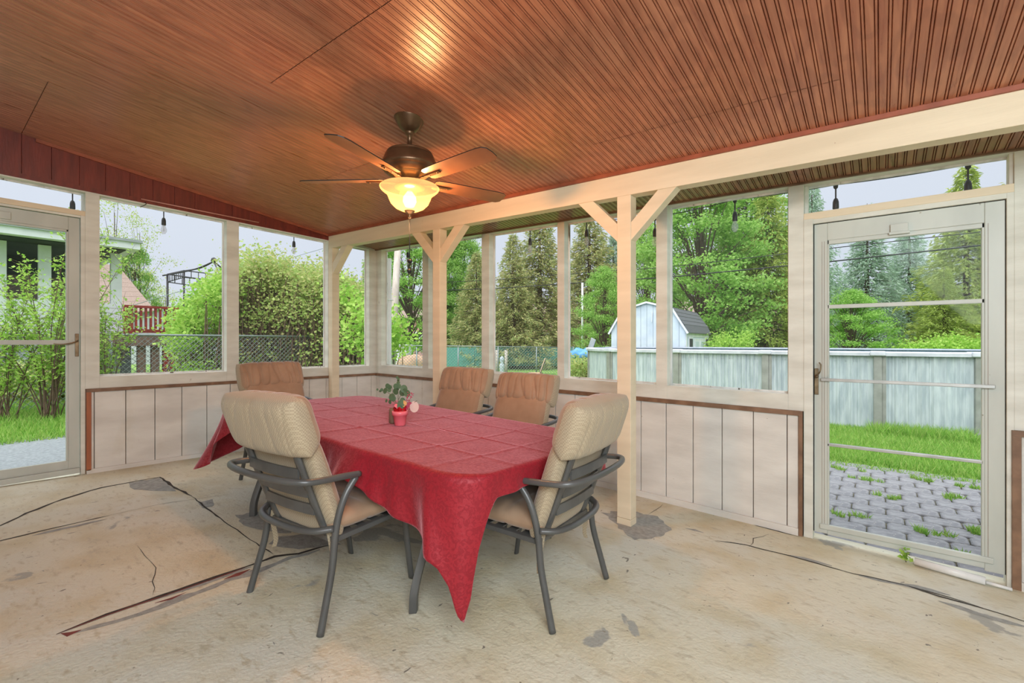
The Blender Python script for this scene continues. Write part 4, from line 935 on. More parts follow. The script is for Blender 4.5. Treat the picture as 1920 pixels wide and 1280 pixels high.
# paver patio
pat = structure('patio')
mb = MB(); mb.box(-3.5, 4.5, 4.12, 7.35, -.35, -.212); mb.build('joint_soil', M['dirt'], pat)
mesh0 = None; k = 0; yy = 4.13; row = 0
while yy < 7.25:
    xx = -1.35 + (.125 if row % 2 else 0)
    while xx < 2.1:
        if mesh0 is None:
            mb = MB(); w2, h2, c_ = .121, .095, .03
            top = [(-w2 + c_, -h2), (w2 - c_, -h2), (w2, -h2 + c_), (w2, h2 - c_), (w2 - c_, h2), (-w2 + c_, h2), (-w2, h2 - c_), (-w2, -h2 + c_)]
            n_ = 8; vs2 = [(x * .93, y * .93, .014) for x, y in top] + [(x, y, .006) for x, y in top] + [(x, y, -.03) for x, y in top]
            mb.add(vs2, [tuple(range(8))] + [(i, i + 8, (i + 1) % 8 + 8, (i + 1) % 8) for i in range(8)] + [(8 + i, 16 + i, 16 + (i + 1) % 8, 8 + (i + 1) % 8) for i in range(8)])
            o = mb.build('paver', M['paver'], pat); mesh0 = o.data
        else: o = bpy.data.objects.new('paver', mesh0); C.objects.link(o); o.parent = pat
        o.location = (xx, yy + .095, -.208 + random.uniform(-.004, .004)); o.rotation_euler = (random.uniform(-.01, .01), random.uniform(-.01, .01), random.uniform(-.02, .02)); xx += .252; k += 1
    yy += .2; row += 1
for (x_, y_) in [(-.4, 6.9), (-.1, 6.5), (.35, 6.9), (.75, 6.8), (-.6, 6.2), (.1, 5.9), (.95, 6.1), (.3, 5.0), (.62, 5.3), (.9, 4.9), (-.2, 5.1), (.45, 4.6), (1.0, 5.5), (.55, 6.3)]:
    for q in range(5): qx, qy = x_ + random.gauss(0, .07), y_ + random.gauss(0, .04); grass(30, (qx - .03, qx + .03), (qy - .02, qy + .02), .06, 'grass_tuft', int(abs(x_ * 100 + y_ * 7)) + q, None, .012)
grass(9000, (-2.2, 3.2), (7.1, 7.5), .05, 'grass_blades', 29)

# ================================================================== POOL
pool = thing('swimming_pool', 'grey above-ground oval pool with corrugated wall behind the right door', 'pool', (0, 0, 0))
PY = 10.35; PR = 2.4; xa, xb = -4.3, .55
def oval(t, r=0):     # parameter along perimeter length
    L_ = xb - xa; 
    if t < L_: return (xa + t, PY - r), (0, -1)
    t -= L_
    if t < PI * PR: a_ = -PI / 2 + t / PR; return (xb + (PR + r) * math.cos(a_), PY + PR + (PR + r) * math.sin(a_)), (math.cos(a_), math.sin(a_))
    t -= PI * PR
    if t < L_: return (xb - t, PY + 2 * PR + r), (0, 1)
    t -= L_; a_ = PI / 2 + t / PR; return (xa + (PR + r) * math.cos(a_), PY + PR + (PR + r) * math.sin(a_)), (math.cos(a_), math.sin(a_))
PL = 2 * (xb - xa) + 2 * PI * PR; n = 1500; v = []
for i in range(n):
    t = PL * i / n; rr = .012 * (1 if (t % .16) < .07 else -.3) + .006 * math.sin(t * 2 * PI / .053)
    p, _ = oval(t, rr); v += [(p[0], p[1], GZ(*p) - .05), (p[0], p[1], 1.12)]
mb = MB(); mb.add(v, [(2 * i, (2 * i + 2) % (2 * n), (2 * i + 3) % (2 * n), 2 * i + 1) for i in range(n)]); mb.build('pool_wall', M['poolwall'], pool)
v = []; n = 160
for i in range(n):
    t = PL * i / n
    for r_, z_ in ((.07, 1.10), (.075, 1.155), (.05, 1.175), (-.10, 1.175), (-.10, 1.14)): p, _ = oval(t, r_); v.append((p[0], p[1], z_))
mb = MB(); mb.add(v, [(5 * i + k, (5 * i + 5 + k) % (5 * n), (5 * i + 6 + k) % (5 * n), 5 * i + k + 1) for i in range(n) for k in range(4)]); mb.build('top_rail', M['poolrim'], pool)
posts_x = [-3.55, -1.79, -.04, 1.2]
tt = [x - xa for x in posts_x[:3]] + [xb - xa + .68, xb - xa + 2.5, xb - xa + 4.2, xb - xa + 6.0] + [PL - 1.0, PL - 2.6, PL - 4.3]
for t in tt:
    (x_, y_), n_ = oval(t); a_ = math.atan2(n_[1], n_[0]); R_ = Matrix.Rotation(a_, 3, 'Z')
    mb = MB(); mb.obox(Vector((x_, y_, .45)) + R_ @ Vector((.035, 0, 0)), (.06, .12, 1.3), R_); mb.obox(Vector((x_, y_, .45)) + R_ @ Vector((.02, .085, 0)), (.03, .06, 1.3), R_); u_ = mb.build('upright', M['poolpost'], pool, bevel=.012)
    mb = MB(); mb.obox(Vector((x_, y_, 1.14)) + R_ @ Vector((-.01, 0, 0)), (.24, .22, .085), R_); mb.build('rail_cap', M['poolrim'], u_, bevel=.02)
mb = MB(); mb.add([(*oval(PL * i / 60)[0], 1.0) for i in range(60)], [tuple(range(60))]); mb.build('water', mat('pool_water', srgb(60, 120, 140), None, .05), pool)

# ================================================================== SHED
def shed():
    t = thing('garden_shed', 'pale blue barn-roofed garden shed with grey shingles beyond the pool', 'shed', (0, 0, 0))
    A = Vector(atd(1146, 660, 15.6)); B = Vector(atd(1286, 660, 15.0)); A.z = B.z = 0; u = (B - A); Wd = u.length; u.normalize(); n_ = Vector((u.y * -1, u.x, 0))
    far = Vector(atd(1331, 640, 18.2)); far.z = 0; n_ = (far - B).normalized(); u = Vector((n_.y, -n_.x, 0)); ra = ray(1146, 640)
    k_ = (B.x * ra[1] - B.y * ra[0]) / (u.x * ra[1] - u.y * ra[0]); A = B - u * k_; Wd = k_
    g0 = -.25; D = 3.6
    prof = [(0, 1.72), (.17, 2.43), (.5, 2.66), (.83, 2.43), (1, 1.72)]
    P_ = lambda f, z, d: tuple(A + u * (Wd * f) + n_ * d + Uz * z)
    # gable boards
    nb_ = 12
    def ph(f):
        for (a, za), (b, zb_) in zip(prof, prof[1:]):
            if f <= b + 1e-6: return za + (zb_ - za) * (f - a) / (b - a)
    for k in range(nb_):
        f0, f1 = k / nb_ + .002, (k + 1) / nb_ - .002; cuts = [f0] + [p[0] for p in prof if f0 < p[0] < f1] + [f1]
        poly = [P_(f0, g0, 0), P_(f1, g0, 0)] + [P_(f, ph(f) - .02, 0) for f in cuts[::-1]]
        mb = MB(); mb.prism(poly, tuple(n_ * .03)); mb.build('board', M['siding'], t)
    mb = MB(); mb.prism([P_(0.01, g0, .04), P_(.99, g0, .04)] + [P_(f, z - .05, .04) for f, z in prof[::-1]], tuple(n_ * (D - .08))); mb.build('wall', M['siding'], t)
    for (a, za), (b, zb_) in zip(prof, prof[1:]):
        ea = -.03 if a == 0 else 0; eb = .03 if b == 1 else 0
        rows = 5
        for k in range(rows):
            q0, q1 = k / rows, (k + 1) / rows
            if a >= .5: q0, q1 = q0, q1
            def pp(q, lift): f = a + (b - a) * q + (ea * (1 - q) + eb * q); z = za + (zb_ - za) * q + (-.12 if (q == 0 and a == 0) or (q == 1 and b == 1) else 0); return f, z + lift
            lo = (pp(q0, .0), pp(q1, .02)) if a >= .5 else (pp(q0, .02), pp(q1, .0))
            f0, z0 = lo[0]; f1, z1 = lo[1]
            mb = MB(); mb.hexa([P_(f0, z0, -.06), P_(f1, z1, -.06), P_(f1, z1, D + .06), P_(f0, z0, D + .06), P_(f0, z0 + .03, -.06), P_(f1, z1 + .03, -.06), P_(f1, z1 + .03, D + .06), P_(f0, z0 + .03, D + .06)]); mb.build('shingle_course', M['shingle'], t)
        mb = MB(); mb.bar(P_(a + ea, za + .01 - (.12 if ea else 0), -.06), P_(b + eb, zb_ + .01 - (.12 if eb else 0), -.06), .03, .06); mb.build('gable_trim', M['hwhite'], t)
    # right side: windows and double door
    def side(d0, d1, z0, z1, off, m, name, par=t):
        o_ = u * (Wd + off); mb = MB(); mb.hexa([tuple(A + o_ + n_ * d0 + Uz * z0), tuple(A + o_ + u * .03 + n_ * d0 + Uz * z0), tuple(A + o_ + u * .03 + n_ * d1 + Uz * z0), tuple(A + o_ + n_ * d1 + Uz * z0)] + [tuple(A + o_ + n_ * d0 + Uz * z1), tuple(A + o_ + u * .03 + n_ * d0 + Uz * z1), tuple(A + o_ + u * .03 + n_ * d1 + Uz * z1), tuple(A + o_ + n_ * d1 + Uz * z1)]); return mb.build(name, m, par)
    side(0, D, 1.5, 1.7, -.02, M['hwhite'], 'fascia'); side(0, .15, g0, 1.5, -.02, M['hwhite'], 'corner_board')
    for d0 in (.35, 2.9): f_ = side(d0, d0 + .55, .9, 1.5, -.01, M['hwhite'], 'window'); side(d0 + .08, d0 + .47, .96, 1.44, .005, M['dark'], 'pane', f_)
    for d0 in (1.15, 2.0): f_ = side(d0, d0 + .75, g0, 1.45, -.01, M['hwhite'], 'door'); side(d0 + .1, d0 + .65, g0 + .1, 1.35, .003, M['siding'], 'door_panel', f_)
    mb = MB(); mb.bar(P_(.58, 2.35, -.03), P_(.57, 2.0, -.03), .07, .02); mb.build('latch_board', M['hwhite'], t)
shed()

# ================================================================== FENCES
def chainlink(A, B, h, step=.09, label='', name='chain_link_fence', zt=None, wire=.0035, posts=6, teal=False, group=None):
    t = thing(name, label, 'fence', (0, 0, 0)); A = Vector(A); B = Vector(B); L_ = (B - A).length; u = (B - A).normalized()
    gz = lambda s_: GZ(*(A + u * s_)[:2]); T = lambda s_: (zt if zt else gz(s_) + h)
    V = []; F = []; mb = MB(); nst = int(L_ / step)
    nrm = Vector((u.y, -u.x, 0)); w2 = wire
    def strand(s0, z0, s1, z1):
        a = A + u * s0; b = A + u * s1; d = (Vector((u.x * (s1 - s0), u.y * (s1 - s0), z1 - z0))).normalized(); q = d.cross(nrm) * w2; q2 = nrm * w2
        b0 = len(V)
        for (p, z) in ((a, z0), (b, z1)):
            for o_ in (q + q2, -q + q2, -q - q2, q - q2): V.append((p.x + o_.x, p.y + o_.y, z + o_.z))
        for k in range(4): F.append((b0 + k, b0 + (k + 1) % 4, b0 + 4 + (k + 1) % 4, b0 + 4 + k))
    zt_, zb_ = T(0), gz(0)
    H_ = h
    for i in range(-int(H_ / step), nst):
        for sg in (1, -1):
            s0, s1 = (i * step, i * step + H_) if sg > 0 else (i * step + H_, i * step)
            c0, c1 = s0, s1; z0, z1 = 0, H_
            lo, hi = min(s0, s1), max(s0, s1)
            if hi <= 0 or lo >= L_: continue
            def zat(s_): return (s_ - s0) / (s1 - s0) * H_
            a_, b_ = max(lo, 0), min(hi, L_)
            strand(a_, gz(a_) + zat(a_), b_, gz(b_) + zat(b_))
    o = npmesh('wire_mesh', V, F, M['galv'], t); o['kind'] = 'stuff'
    mb = MB(); mb.tube([(A.x, A.y, gz(0) + h), (B.x, B.y, gz(L_) + h)], .02, 8); mb.build('top_rail', M['galv'], t)
    for k in range(posts):
        s_ = L_ * k / (posts - 1); p = A + u * s_; mb = MB(); mb.tube([(p.x, p.y, gz(s_) - .05), (p.x, p.y, gz(s_) + h + .04)], .028, 8); mb.build('post', M['galv'], t)
    return t
chainlink((-10.5, -2.0, 0), (-10.5, 8.0, 0), 1.22, .09, 'weathered chain-link fence beyond the left door in front of the red deck', posts=6)
fa = atd(700, 650, 19); fb = atd(1075, 652, 21)
chainlink((fa[0], fa[1], 0), (fb[0], fb[1], 0), 1.3, .13, 'chain-link fence across the far lawn in front of the teal mesh', wire=.006, posts=6)
ta = atd(828, 650, 26); tb_ = atd(1130, 652, 27)
t = thing('privacy_fence', 'teal mesh privacy fence under the spruces at the back of the lawn', 'fence', (0, 0, 0))
for k in range(5):
    a_ = Vector(ta).lerp(Vector(tb_), k / 5 + .003); b_ = Vector(ta).lerp(Vector(tb_), (k + 1) / 5 - .003)
    mb = MB(); mb.bar((a_.x, a_.y, .49), (b_.x, b_.y, .49), .03, 1.06); mb.build('mesh_panel', M['teal'], t)
    mb = MB(); mb.tube([(a_.x, a_.y, -.3), (a_.x, a_.y, 1.05)], .04, 8); mb.build('post', M['teal'], t)

# ================================================================== NEIGHBOUR HOUSE AND DECK
nh = thing('neighbour_house', 'white neighbouring house with screened porch and overhanging roof beyond the left fence', 'house', (0, 0, 0))
HX = -17.0
def hy_(px__): r = ray(px__, 640); return r[1] / r[0] * HX
ye = hy_(226); y0_ = -9
zz = lambda x, y, X=HX: onX(x, y, X)[2]
eE = onX(268, 456, HX + .95); eY = eE[1]; ztop = eE[2] + .12; 
def hb(x0, x1, a, b, z0, z1, nm, m, par=nh): mb = MB(); mb.box(x0, x1, a, b, z0, z1); return mb.build(nm, m, par)
nsid = 9
for k in range(nsid):
    zb0 = .3 + k * .13; hb(HX - 4.5, HX - .002 * (k % 2), y0_, ye, zb0, zb0 + .125, 'siding_board', M['hgrey'])
for k in range(6):
    zb0 = 1.47 + k * .14; hb(HX - 4.5, HX - .002 * (k % 2), y0_, ye, zb0, zb0 + .135, 'siding_board', M['hwhite'])
hb(HX - .05, HX, y0_, ye, 2.3, 2.42, 'sill', M['hwhite'])
for px__ in (0, 85, 219): 
    yc = hy_(px__); hb(HX - .12, HX + .02, yc - .13, yc + .11, 1.3, ztop - .35, 'column', M['hwhite'])
for yc in (-3, -5.5, -8): hb(HX - .12, HX + .02, yc - .13, yc + .11, 1.3, ztop - .35, 'column', M['hwhite'])
hb(HX - 4.5, HX - 4.3, y0_, ye, 2.3, ztop - .3, 'porch_back_wall', M['shingle2']); hb(HX - 5.1, HX + .6, y0_, eY - .3, ztop - .33, ztop - .302, 'porch_ceiling', M['dark'])
hb(HX - 4.5, HX - 3.2, y0_, ye, ztop - .75, ztop - .3, 'porch_header', M['dark'])
s_ = MB(); s_.add([(HX - .05, y0_, 2.4), (HX - .05, ye, 2.4), (HX - .05, ye, ztop - .35), (HX - .05, y0_, ztop - .35)], [(0, 1, 2, 3)]); s_.build('porch_screen', M['screen'], nh)
hb(HX - 5.2, HX + .9, y0_ - .5, eY - .05, ztop - .30, ztop - .12, 'eave_board', M['hwhite'])
mb = MB(); mb.box(HX - 5.2, HX + .95, y0_ - .5, eY, ztop - .12, lambda x, y: ztop - .05 + (HX + .95 - x) * .02); mb.build('roof', M['hgrey'], nh)
# second brown roof beyond
br = thing('brown_roof_house', 'low house with a brown shingled gable roof behind the neighbouring porch', 'house', (0, 0, 0))
P_ = [atd(150, 470, 24), atd(222, 495, 24), atd(285, 575, 24)]
A_ = Vector(atd(60, 470, 26)); B_ = Vector(atd(222, 500, 24)); C_ = Vector(atd(290, 582, 22)); D_ = Vector(atd(60, 600, 22))
for k in range(10):
    f0, f1 = k / 10, (k + 1) / 10 + .01; q = [A_.lerp(D_, f0), B_.lerp(C_, f0), B_.lerp(C_, f1), A_.lerp(D_, f1)]
    mb = MB(); mb.prism([tuple(p + Vector((0, 0, -.02 * (i < 2)))) for i, p in enumerate(q)], (0, 0, .05)); mb.build('shingle_course', M['shingle2'], br)
mb = MB(); mb.prism([(D_.x, D_.y + .3, D_.z), (C_.x, C_.y + .3, C_.z - .05), (C_.x, C_.y + .3, -.2), (D_.x, D_.y + .3, -.2)], (0, .2, 0)); mb.build('wall', M['hgrey'], br)
# deck
dk = thing('red_deck', 'raised red stained deck with balusters beside the neighbouring house', 'deck', (0, 0, 0))
DX = -16.0
da, db = hy_(236) * DX / HX, hy_(352) * DX / HX
zf_, zr_ = onX(290, 627, DX)[2], onX(290, 574, DX)[2]; zlo = onX(290, 624, DX)[2]
def kb(x0, x1, a, b, z0, z1, nm, m): mb = MB(); mb.box(x0, x1, a, b, z0, z1); return mb.build(nm, m, dk)
kb(DX - .1, DX + .04, da, db, zr_ - .06, zr_, 'top_rail', M['deckred']); kb(DX - .05, DX, da, db, zlo, zlo + .1, 'bottom_rail', M['deckred'])
nb_ = 13
for k in range(nb_ + 1):
    yc = da + (db - da) * k / nb_; big = k in (0, 1, nb_); w2 = .09 if big else .045
    kb(DX - .06, DX + .02, yc - w2 / 2, yc + w2 / 2, zlo - (.25 if big else 0), zr_, 'post' if big else 'baluster', M['deckred'])
kb(DX - 3.5, DX, da - .6, db + .9, zf_ - .30, zf_ - .02, 'deck_floor', M['deckbrown'])
kb(DX - .02, DX + .03, da - .6, db + .9, zf_ - .32, zf_ + .02, 'fascia_board', M['deckbrown'])
for (p_, m_) in ((240, 'dark'), (268, 'deckbrown'), (294, 'deckbrown'), (316, 'deckred'), (380, 'deckbrown')):
    yc = hy_(p_) * DX / HX; kb(DX - .25, DX - .1, yc - .09, yc + .09, GZ(DX, yc) - .1, zf_ - .3, 'support_post', M[m_])
mb = MB(); yc = hy_(345) * DX / HX; mb.bar((DX, hy_(330) * DX / HX, zf_ - .3), (DX, hy_(318) * DX / HX, .1), .08, .12); mb.build('stair_stringer', M['deckred'], dk)
kb(DX - 3, DX - 1.2, hy_(212) * DX / HX, hy_(250) * DX / HX, .1, zf_ - .35, 'storage_box', M['dark'])
# rocks
for i, (p_, w_) in enumerate([((12, 716), .30), ((28, 711), .22), ((48, 711), .26)]):
    c_ = atd(p_[0], p_[1], 8.8); V, F = super_pillow(w_, w_ * .6, w_ * .6, 16, 8, .7); V = [(x + random.uniform(-.01, .01), y, z) for x, y, z in V]
    o = npmesh('rock', V, F, M['rock'], None, True); o.location = (c_[0], c_[1], GZ(c_[0], c_[1]) + .06); tag(o, ['low pale rock in the grass by the fence, leftmost of three', 'small pale rock in the grass by the fence, middle of three', 'round pale rock in the grass by the fence, rightmost of three'][i], 'rock')
# gazebo frame
gz_ = thing('gazebo_frame', 'bare dark metal gazebo frame rising above the shrubs beyond the deck', 'gazebo', (0, 0, 0))
gd = 21; G = lambda x, y, d=gd: Vector(atd(x, y, d))
pk = G(401, 490, 22.5); c1_, c2_, c3_, c4_ = G(314, 514), G(345, 507, 24), G(425, 530, 21), G(450, 520, 25)
for c_ in (c1_, c2_, c3_, c4_):
    mb = MB(); mb.tube([c_ + Vector((0, 0, -.02)), (c_.x, c_.y, -.2)], .045, 6); mb.build('post', M['black'], gz_)
    mb = MB(); mid = c_.lerp(pk, .55) + Vector((0, 0, -.12)); mb.tube(bez([c_ + (c_ - pk) * .1, mid, pk], 5), .035, 6); mb.build('rafter', M['black'], gz_)
for a_, b_ in ((c1_, c2_), (c1_, c3_), (c2_, c4_), (c3_, c4_)):
    mb = MB(); mb.tube([a_, b_], .03, 6); mb.tube([a_ - Vector((0, 0, .35)), b_ - Vector((0, 0, .35))], .025, 6)
    for k in range(1, 8): p = a_.lerp(b_, k / 8); mb.tube([p, p - Vector((0, 0, .35))], .018, 5)
    mb.build('lattice_rail', M['black'], gz_)
mb = MB(); mb.lathe([(0, .2), (.1, .15), (.14, 0), (0, 0)], pk, 8); mb.build('finial', M['black'], gz_)

# ================================================================== FAR BACKDROP THINGS
ph = thing('pink_house', 'long house with pink siding seen in gaps between the trees', 'house', (0, 0, 0))
A_ = Vector(atd(735, 640, 44)); B_ = Vector(atd(1500, 640, 36)); u = (B_ - A_).normalized(); u.z = 0
for k in range(22):
    z0 = -.3 + k * .17; mb = MB(); mb.bar((A_.x, A_.y, z0 + .085), (B_.x, B_.y, z0 + .085), .2 + .03 * (k % 2), .16); mb.build('siding_board', M['pinkwall'], ph)
for k in range(6):
    p = A_.lerp(B_, (k + .5) / 6); mb = MB(); q = p + Vector((FWx, FWy, 0)) * -.15; mb.bar((q.x - u.x * .6, q.y - u.y * .6, 1.7), (q.x + u.x * .6, q.y + u.y * .6, 1.7), .1, 1.1); w_ = mb.build('window', M['hwhite'], ph)
mb = MB(); nn = Vector((-u.y, u.x, 0)); mb.hexa([tuple(A_ - nn * .5 + Uz * 2.2), tuple(B_ - nn * .5 + Uz * 2.2), tuple(B_ + nn * 4 + Uz * 2.2), tuple(A_ + nn * 4 + Uz * 2.2), tuple(A_ - nn * .4 + Uz * 2.35), tuple(B_ - nn * .4 + Uz * 2.35), tuple(B_ + nn * 4 + Uz * 3.6), tuple(A_ + nn * 4 + Uz * 3.6)]); mb.build('roof', M['shingle2'], ph)
def simple(name, label, cat, parts): 
    t = thing(name, label, cat)
    for nm, mb, m in parts: mb.build(nm, m, t, bevel=.01)
    return t
c = Vector(atd(735, 690, 22)); c2 = Vector(atd(768, 690, 22)); mb = MB(); mb.bar((c.x - 1, c.y - .8, .5), (c2.x, c2.y, .5), 1.2, 1.3); mb2 = MB(); mb2.bar((c.x - 1, c.y - .8, 1.17), (c2.x, c2.y, 1.17), 1.3, .06)
simple('utility_trailer', 'white box trailer behind the far chain-link fence left of the tan tarp', 'trailer', [('body', mb, M['hwhite']), ('lid', mb2, M['hwhite'])])
c = Vector(atd(772, 685, 21)); V, F = super_pillow(1.35, 1.2, 1.1, 40, 20, .7, lambda x, y, z: (x + .1 * z, y, z + .05 * math.sin(9 * x) * math.cos(8 * y)))
o = npmesh('tarp_pile', V, F, M['tarp'], None, True); o.location = (c.x, c.y, .2); tag(o, 'tan tarp draped over a pile behind the far chain-link fence', 'tarp')
c = Vector(atd(782, 688, 19.5)); mb = MB(); mb.obox((c.x, c.y, .05), (.35, .3, .35)); tag(mb.build('storage_bin', M['dark'], bevel=.03), 'small dark bin on the grass in front of the tan tarp', 'bin')
# folding chair on the lawn
fc = thing('lawn_chair', 'low folding lawn chair standing on the far grass', 'chair', tuple(Vector(atd(1012, 700, 17))[:2]) + (-.22,), YAW)
for s_ in (-.28, .28):
    mb = MB(); mb.tube([(-.35, s_, 0), (.0, s_, .42), (.2, s_, .95)], .014, 6); mb.build('frame', M['black'], fc)
    mb = MB(); mb.tube([(.3, s_, 0), (.1, s_, .4), (-.4, s_, .42)], .014, 6); mb.build('leg', M['black'], fc)
mb = MB(); mb.box(-.4, .05, -.27, .27, .41, .425); mb.build('seat', M['tarp'], fc)
mb = MB(); mb.hexa([(.02, -.27, .45), (.04, -.27, .45), (.04, .27, .45), (.02, .27, .45), (.19, -.27, .95), (.21, -.27, .95), (.21, .27, .95), (.19, .27, .95)]); mb.build('backrest', M['rock'], fc)
c = Vector(atd(1108, 652, 16)); mb = MB(); mb.bar((c.x - .25, c.y, .55), (c.x + .05, c.y + .1, 1.45), .5, .03, up=(1, 1, 0)); tag(mb.build('leaning_board', M['hgrey'], bevel=.01), 'grey board leaning up behind the left end of the pool', 'board')
c = Vector(atd(1098, 664, 15.5)); V, F = super_pillow(1.15, .8, .28, 40, 16, .6, lambda x, y, z: (x, y, z + .05 * math.sin(17 * x + 5 * y) + .04 * math.sin(23 * y)))
o = npmesh('blue_tarp', V, F, M['bluetarp'], None, True); o.location = (c.x, c.y, .93); tag(o, 'crumpled blue tarp lying on the low brush beside the pool', 'tarp')
for (x_, y_) in ((608, 3), ): pass
for i, x_ in enumerate((963, 1010 - 25)):
    pass
for i, (x_, lab) in enumerate(((932, 'grey wooden stake standing before the teal fence, left one of two'), (949, 'grey wooden stake standing before the teal fence, right one of two'))):
    c = Vector(atd(x_, 690, 21.5)); mb = MB(); mb.tube([(c.x, c.y, -.25), (c.x, c.y, .95)], .07, 8); tag(mb.build('wooden_stake', M['polewood']), lab, 'post', 'stakes before the teal fence')
c = Vector(atd(941, 690, 21)); mb = MB(); mb.lathe([(0, 0), (.12, 0), (.14, .1), (.09, .25), (.12, .4), (.1, .55), (.06, .6), (.1, .7), (.1, .82), (.03, .9), (0, .9)], n=16); o = mb.build('garden_statue', M['siding']); o.location = (c.x, c.y, -.22); tag(o, 'small pale blue garden figure between the two stakes', 'statue')
mb = MB(); p0 = Vector(atd(748, 430, 17)); p1 = Vector(atd(731, 700, 15)); mb.tube([(p1.x, p1.y, -.2), tuple(p0)], [.15, .11], 12); tag(mb.build('leaning_pole', M['polewood']), 'tall pale wooden pole leaning beyond the far corner', 'pole')
c = Vector(atd(1092, 640, 20)); mb = MB(); mb.tube([(c.x, c.y, -.2), (c.x, c.y, onY(1092, 530, c.y)[2])], .045, 8); tag(mb.build('white_pole', M['hwhite']), 'slim white pole rising among the trees behind the blue tarp', 'pole')
# power lines
for i, (pp, lab) in enumerate((([(700, 535), (925, 525), (1045, 515), (1258, 500), (1478, 475), (1550, 466), (1838, 435)], 'upper black power line crossing in front of the spruces'), ([(700, 549), (925, 541), (1045, 533), (1258, 519), (1478, 498), (1550, 491), (1838, 460)], 'lower thicker black power line crossing in front of the spruces'))):
    P_ = [Vector(onY(*p, 18)) for p in pp]; P_ = [P_[0] + (P_[0] - P_[1]) * 3] + P_ + [P_[-1] + Vector((25, 0, 1.2))]
    mb = MB(); mb.tube(P_, .014 if i == 0 else .022, 6); tag(mb.build('power_line', M['black']), lab, 'wire')
P_ = [Vector(onX(*p, -24)) for p in [(530, 488), (570, 476), (612, 464)]]; P_ = [P_[0] + (P_[0] - P_[1]) * 6] + P_ + [P_[-1] + (P_[-1] - P_[-2]) * 8]
mb = MB(); mb.tube(P_, .015, 6); tag(mb.build('power_line', M['galv']), 'thin wire crossing the sky above the left hedge', 'wire')

# ================================================================== TREES
def spruce_tree(name, H, R, m, seed, label, dens=1.0):
    r = np.random.default_rng(seed); t = thing(name, label, 'tree')
    mb = MB(); mb.tube([(0, 0, -.3), (0, 0, H * .5), (0, 0, H)], [.17 * H / 10, .1 * H / 10, .01], 8); mb.build('trunk', M['bark'], t)
    C_ = []; Dr = []; S_ = []
    nw = int(H / .24); bm_ = MB()
    for k in range(nw):
        z = .7 + (H - .8) * k / nw; f = 1 - z / H; rad = R * (f ** .85) * r.uniform(.8, 1.1) + .12; nb_ = 8 if f > .3 else 6
        for b in range(nb_):
            a_ = 2 * PI * (b + r.random()) / nb_; dx, dy = math.cos(a_), math.sin(a_); rr = rad * r.uniform(.65, 1.1)
            tip = z - rr * .28 + .12 * rr * rr * .3
            if rr > .8: bm_.tube([(0, 0, z), (dx * rr * .5, dy * rr * .5, z - rr * .12), (dx * rr * .9, dy * rr * .9, tip)], [.022, .014, .005], 3, False)
            ns = int((12 + 32 * rr) * dens)
            q = r.uniform(.12, 1, ns) ** .7; side = r.normal(0, .16, ns) * rr * (1.15 - q) + r.normal(0, .05, ns)
            cx = dx * rr * q - dy * side; cy = dy * rr * q + dx * side; cz = z - rr * .28 * q + .1 * rr * q * q - r.normal(.03, .12, ns)
            C_.append(np.stack([cx, cy, cz], 1))
            dd = np.stack([dx - dy * side * 3, dy + dx * side * 3, np.full(ns, -.45) + r.normal(0, .3, ns)], 1) + r.normal(0, .45, (ns, 3)); Dr.append(dd)
    C_ = np.concatenate(C_); D_ = np.concatenate(Dr); D_ /= np.linalg.norm(D_, axis=1, keepdims=True)
    n = len(C_); nn = r.normal(size=(n, 3)); x = np.cross(D_, nn); x /= np.linalg.norm(x, axis=1, keepdims=True)
    L_ = r.uniform(.14, .30, (n, 1)); w_ = r.uniform(.04, .08, (n, 1))
    V = np.stack([C_ - D_ * L_ * .4, C_ + x * w_ * .5, C_ + D_ * L_ * .6, C_ - x * w_ * .5], 1).reshape(-1, 3)
    o = npmesh('needles', V, np.arange(4 * n).reshape(-1, 4), m, t); o['kind'] = 'stuff'
    bm_.build('branches', M['bark'], t, fix=False)['kind'] = 'stuff'
    return t
def broadleaf(name, H, R, m, seed, label, ncl=120, per=200, size=.15, trunk=.16, z0=.15, sparse=1.0, cat='tree', stems=1, clr=.5):
    r = np.random.default_rng(seed); t = thing(name, label, cat); random.seed(seed)
    mb = MB(); cl = []
    for i in range(ncl):
        a_ = r.uniform(0, 2 * PI); f = r.uniform(z0, 1); prof = math.sin(PI * min(1, (f - z0 + .08) / (1.08 - z0)) ** .8) ** .6
        rr = R * prof * r.uniform(.25, 1) ** .5; cl.append((rr * math.cos(a_), rr * math.sin(a_), H * f))
    for s_ in range(stems):
        a0 = 2 * PI * s_ / stems; ox, oy = (R * .25 * math.cos(a0), R * .25 * math.sin(a0)) if stems > 1 else (0, 0)
        mb.tube([(ox * .3, oy * .3, -.3), (ox * .7, oy * .7, H * .4), (ox * 1.3, oy * 1.3, H * .9)], [trunk, trunk * .7, trunk * .15], 8)
    mb.build('trunk', M['bark'], t)
    bb_ = MB()
    for c in cl[::2]:
        zb = c[2] * .55; bb_.tube([(c[0] * .1, c[1] * .1, zb), (c[0] * .5, c[1] * .5, zb + (c[2] - zb) * .6), c], [trunk * .25, trunk * .15, .008], 4, False)
    bb_.build('branches', M['bark'], t, fix=False)['kind'] = 'stuff'
    pts = np.concatenate([np.array(c) + r.normal(size=(per, 3)) * np.array([clr, clr, clr * .5]) for c in cl]); pts = pts[pts[:, 2] > .05]
    V, F = cards(pts, size, 1.3, .35, r); o = npmesh('foliage', V, F, m, t); o['kind'] = 'stuff'; return t
def put(t, px__, d, H=None, rz=0, sc_=1.0): 
    x, y, z = atd(px__, 640, d); t.location = (x, y, GZ(x, y)); t.rotation_euler = (0, 0, rz); t.scale = (sc_,) * 3
def top(px__, py__, d): return atd(px__, py__, d)[2] + .25
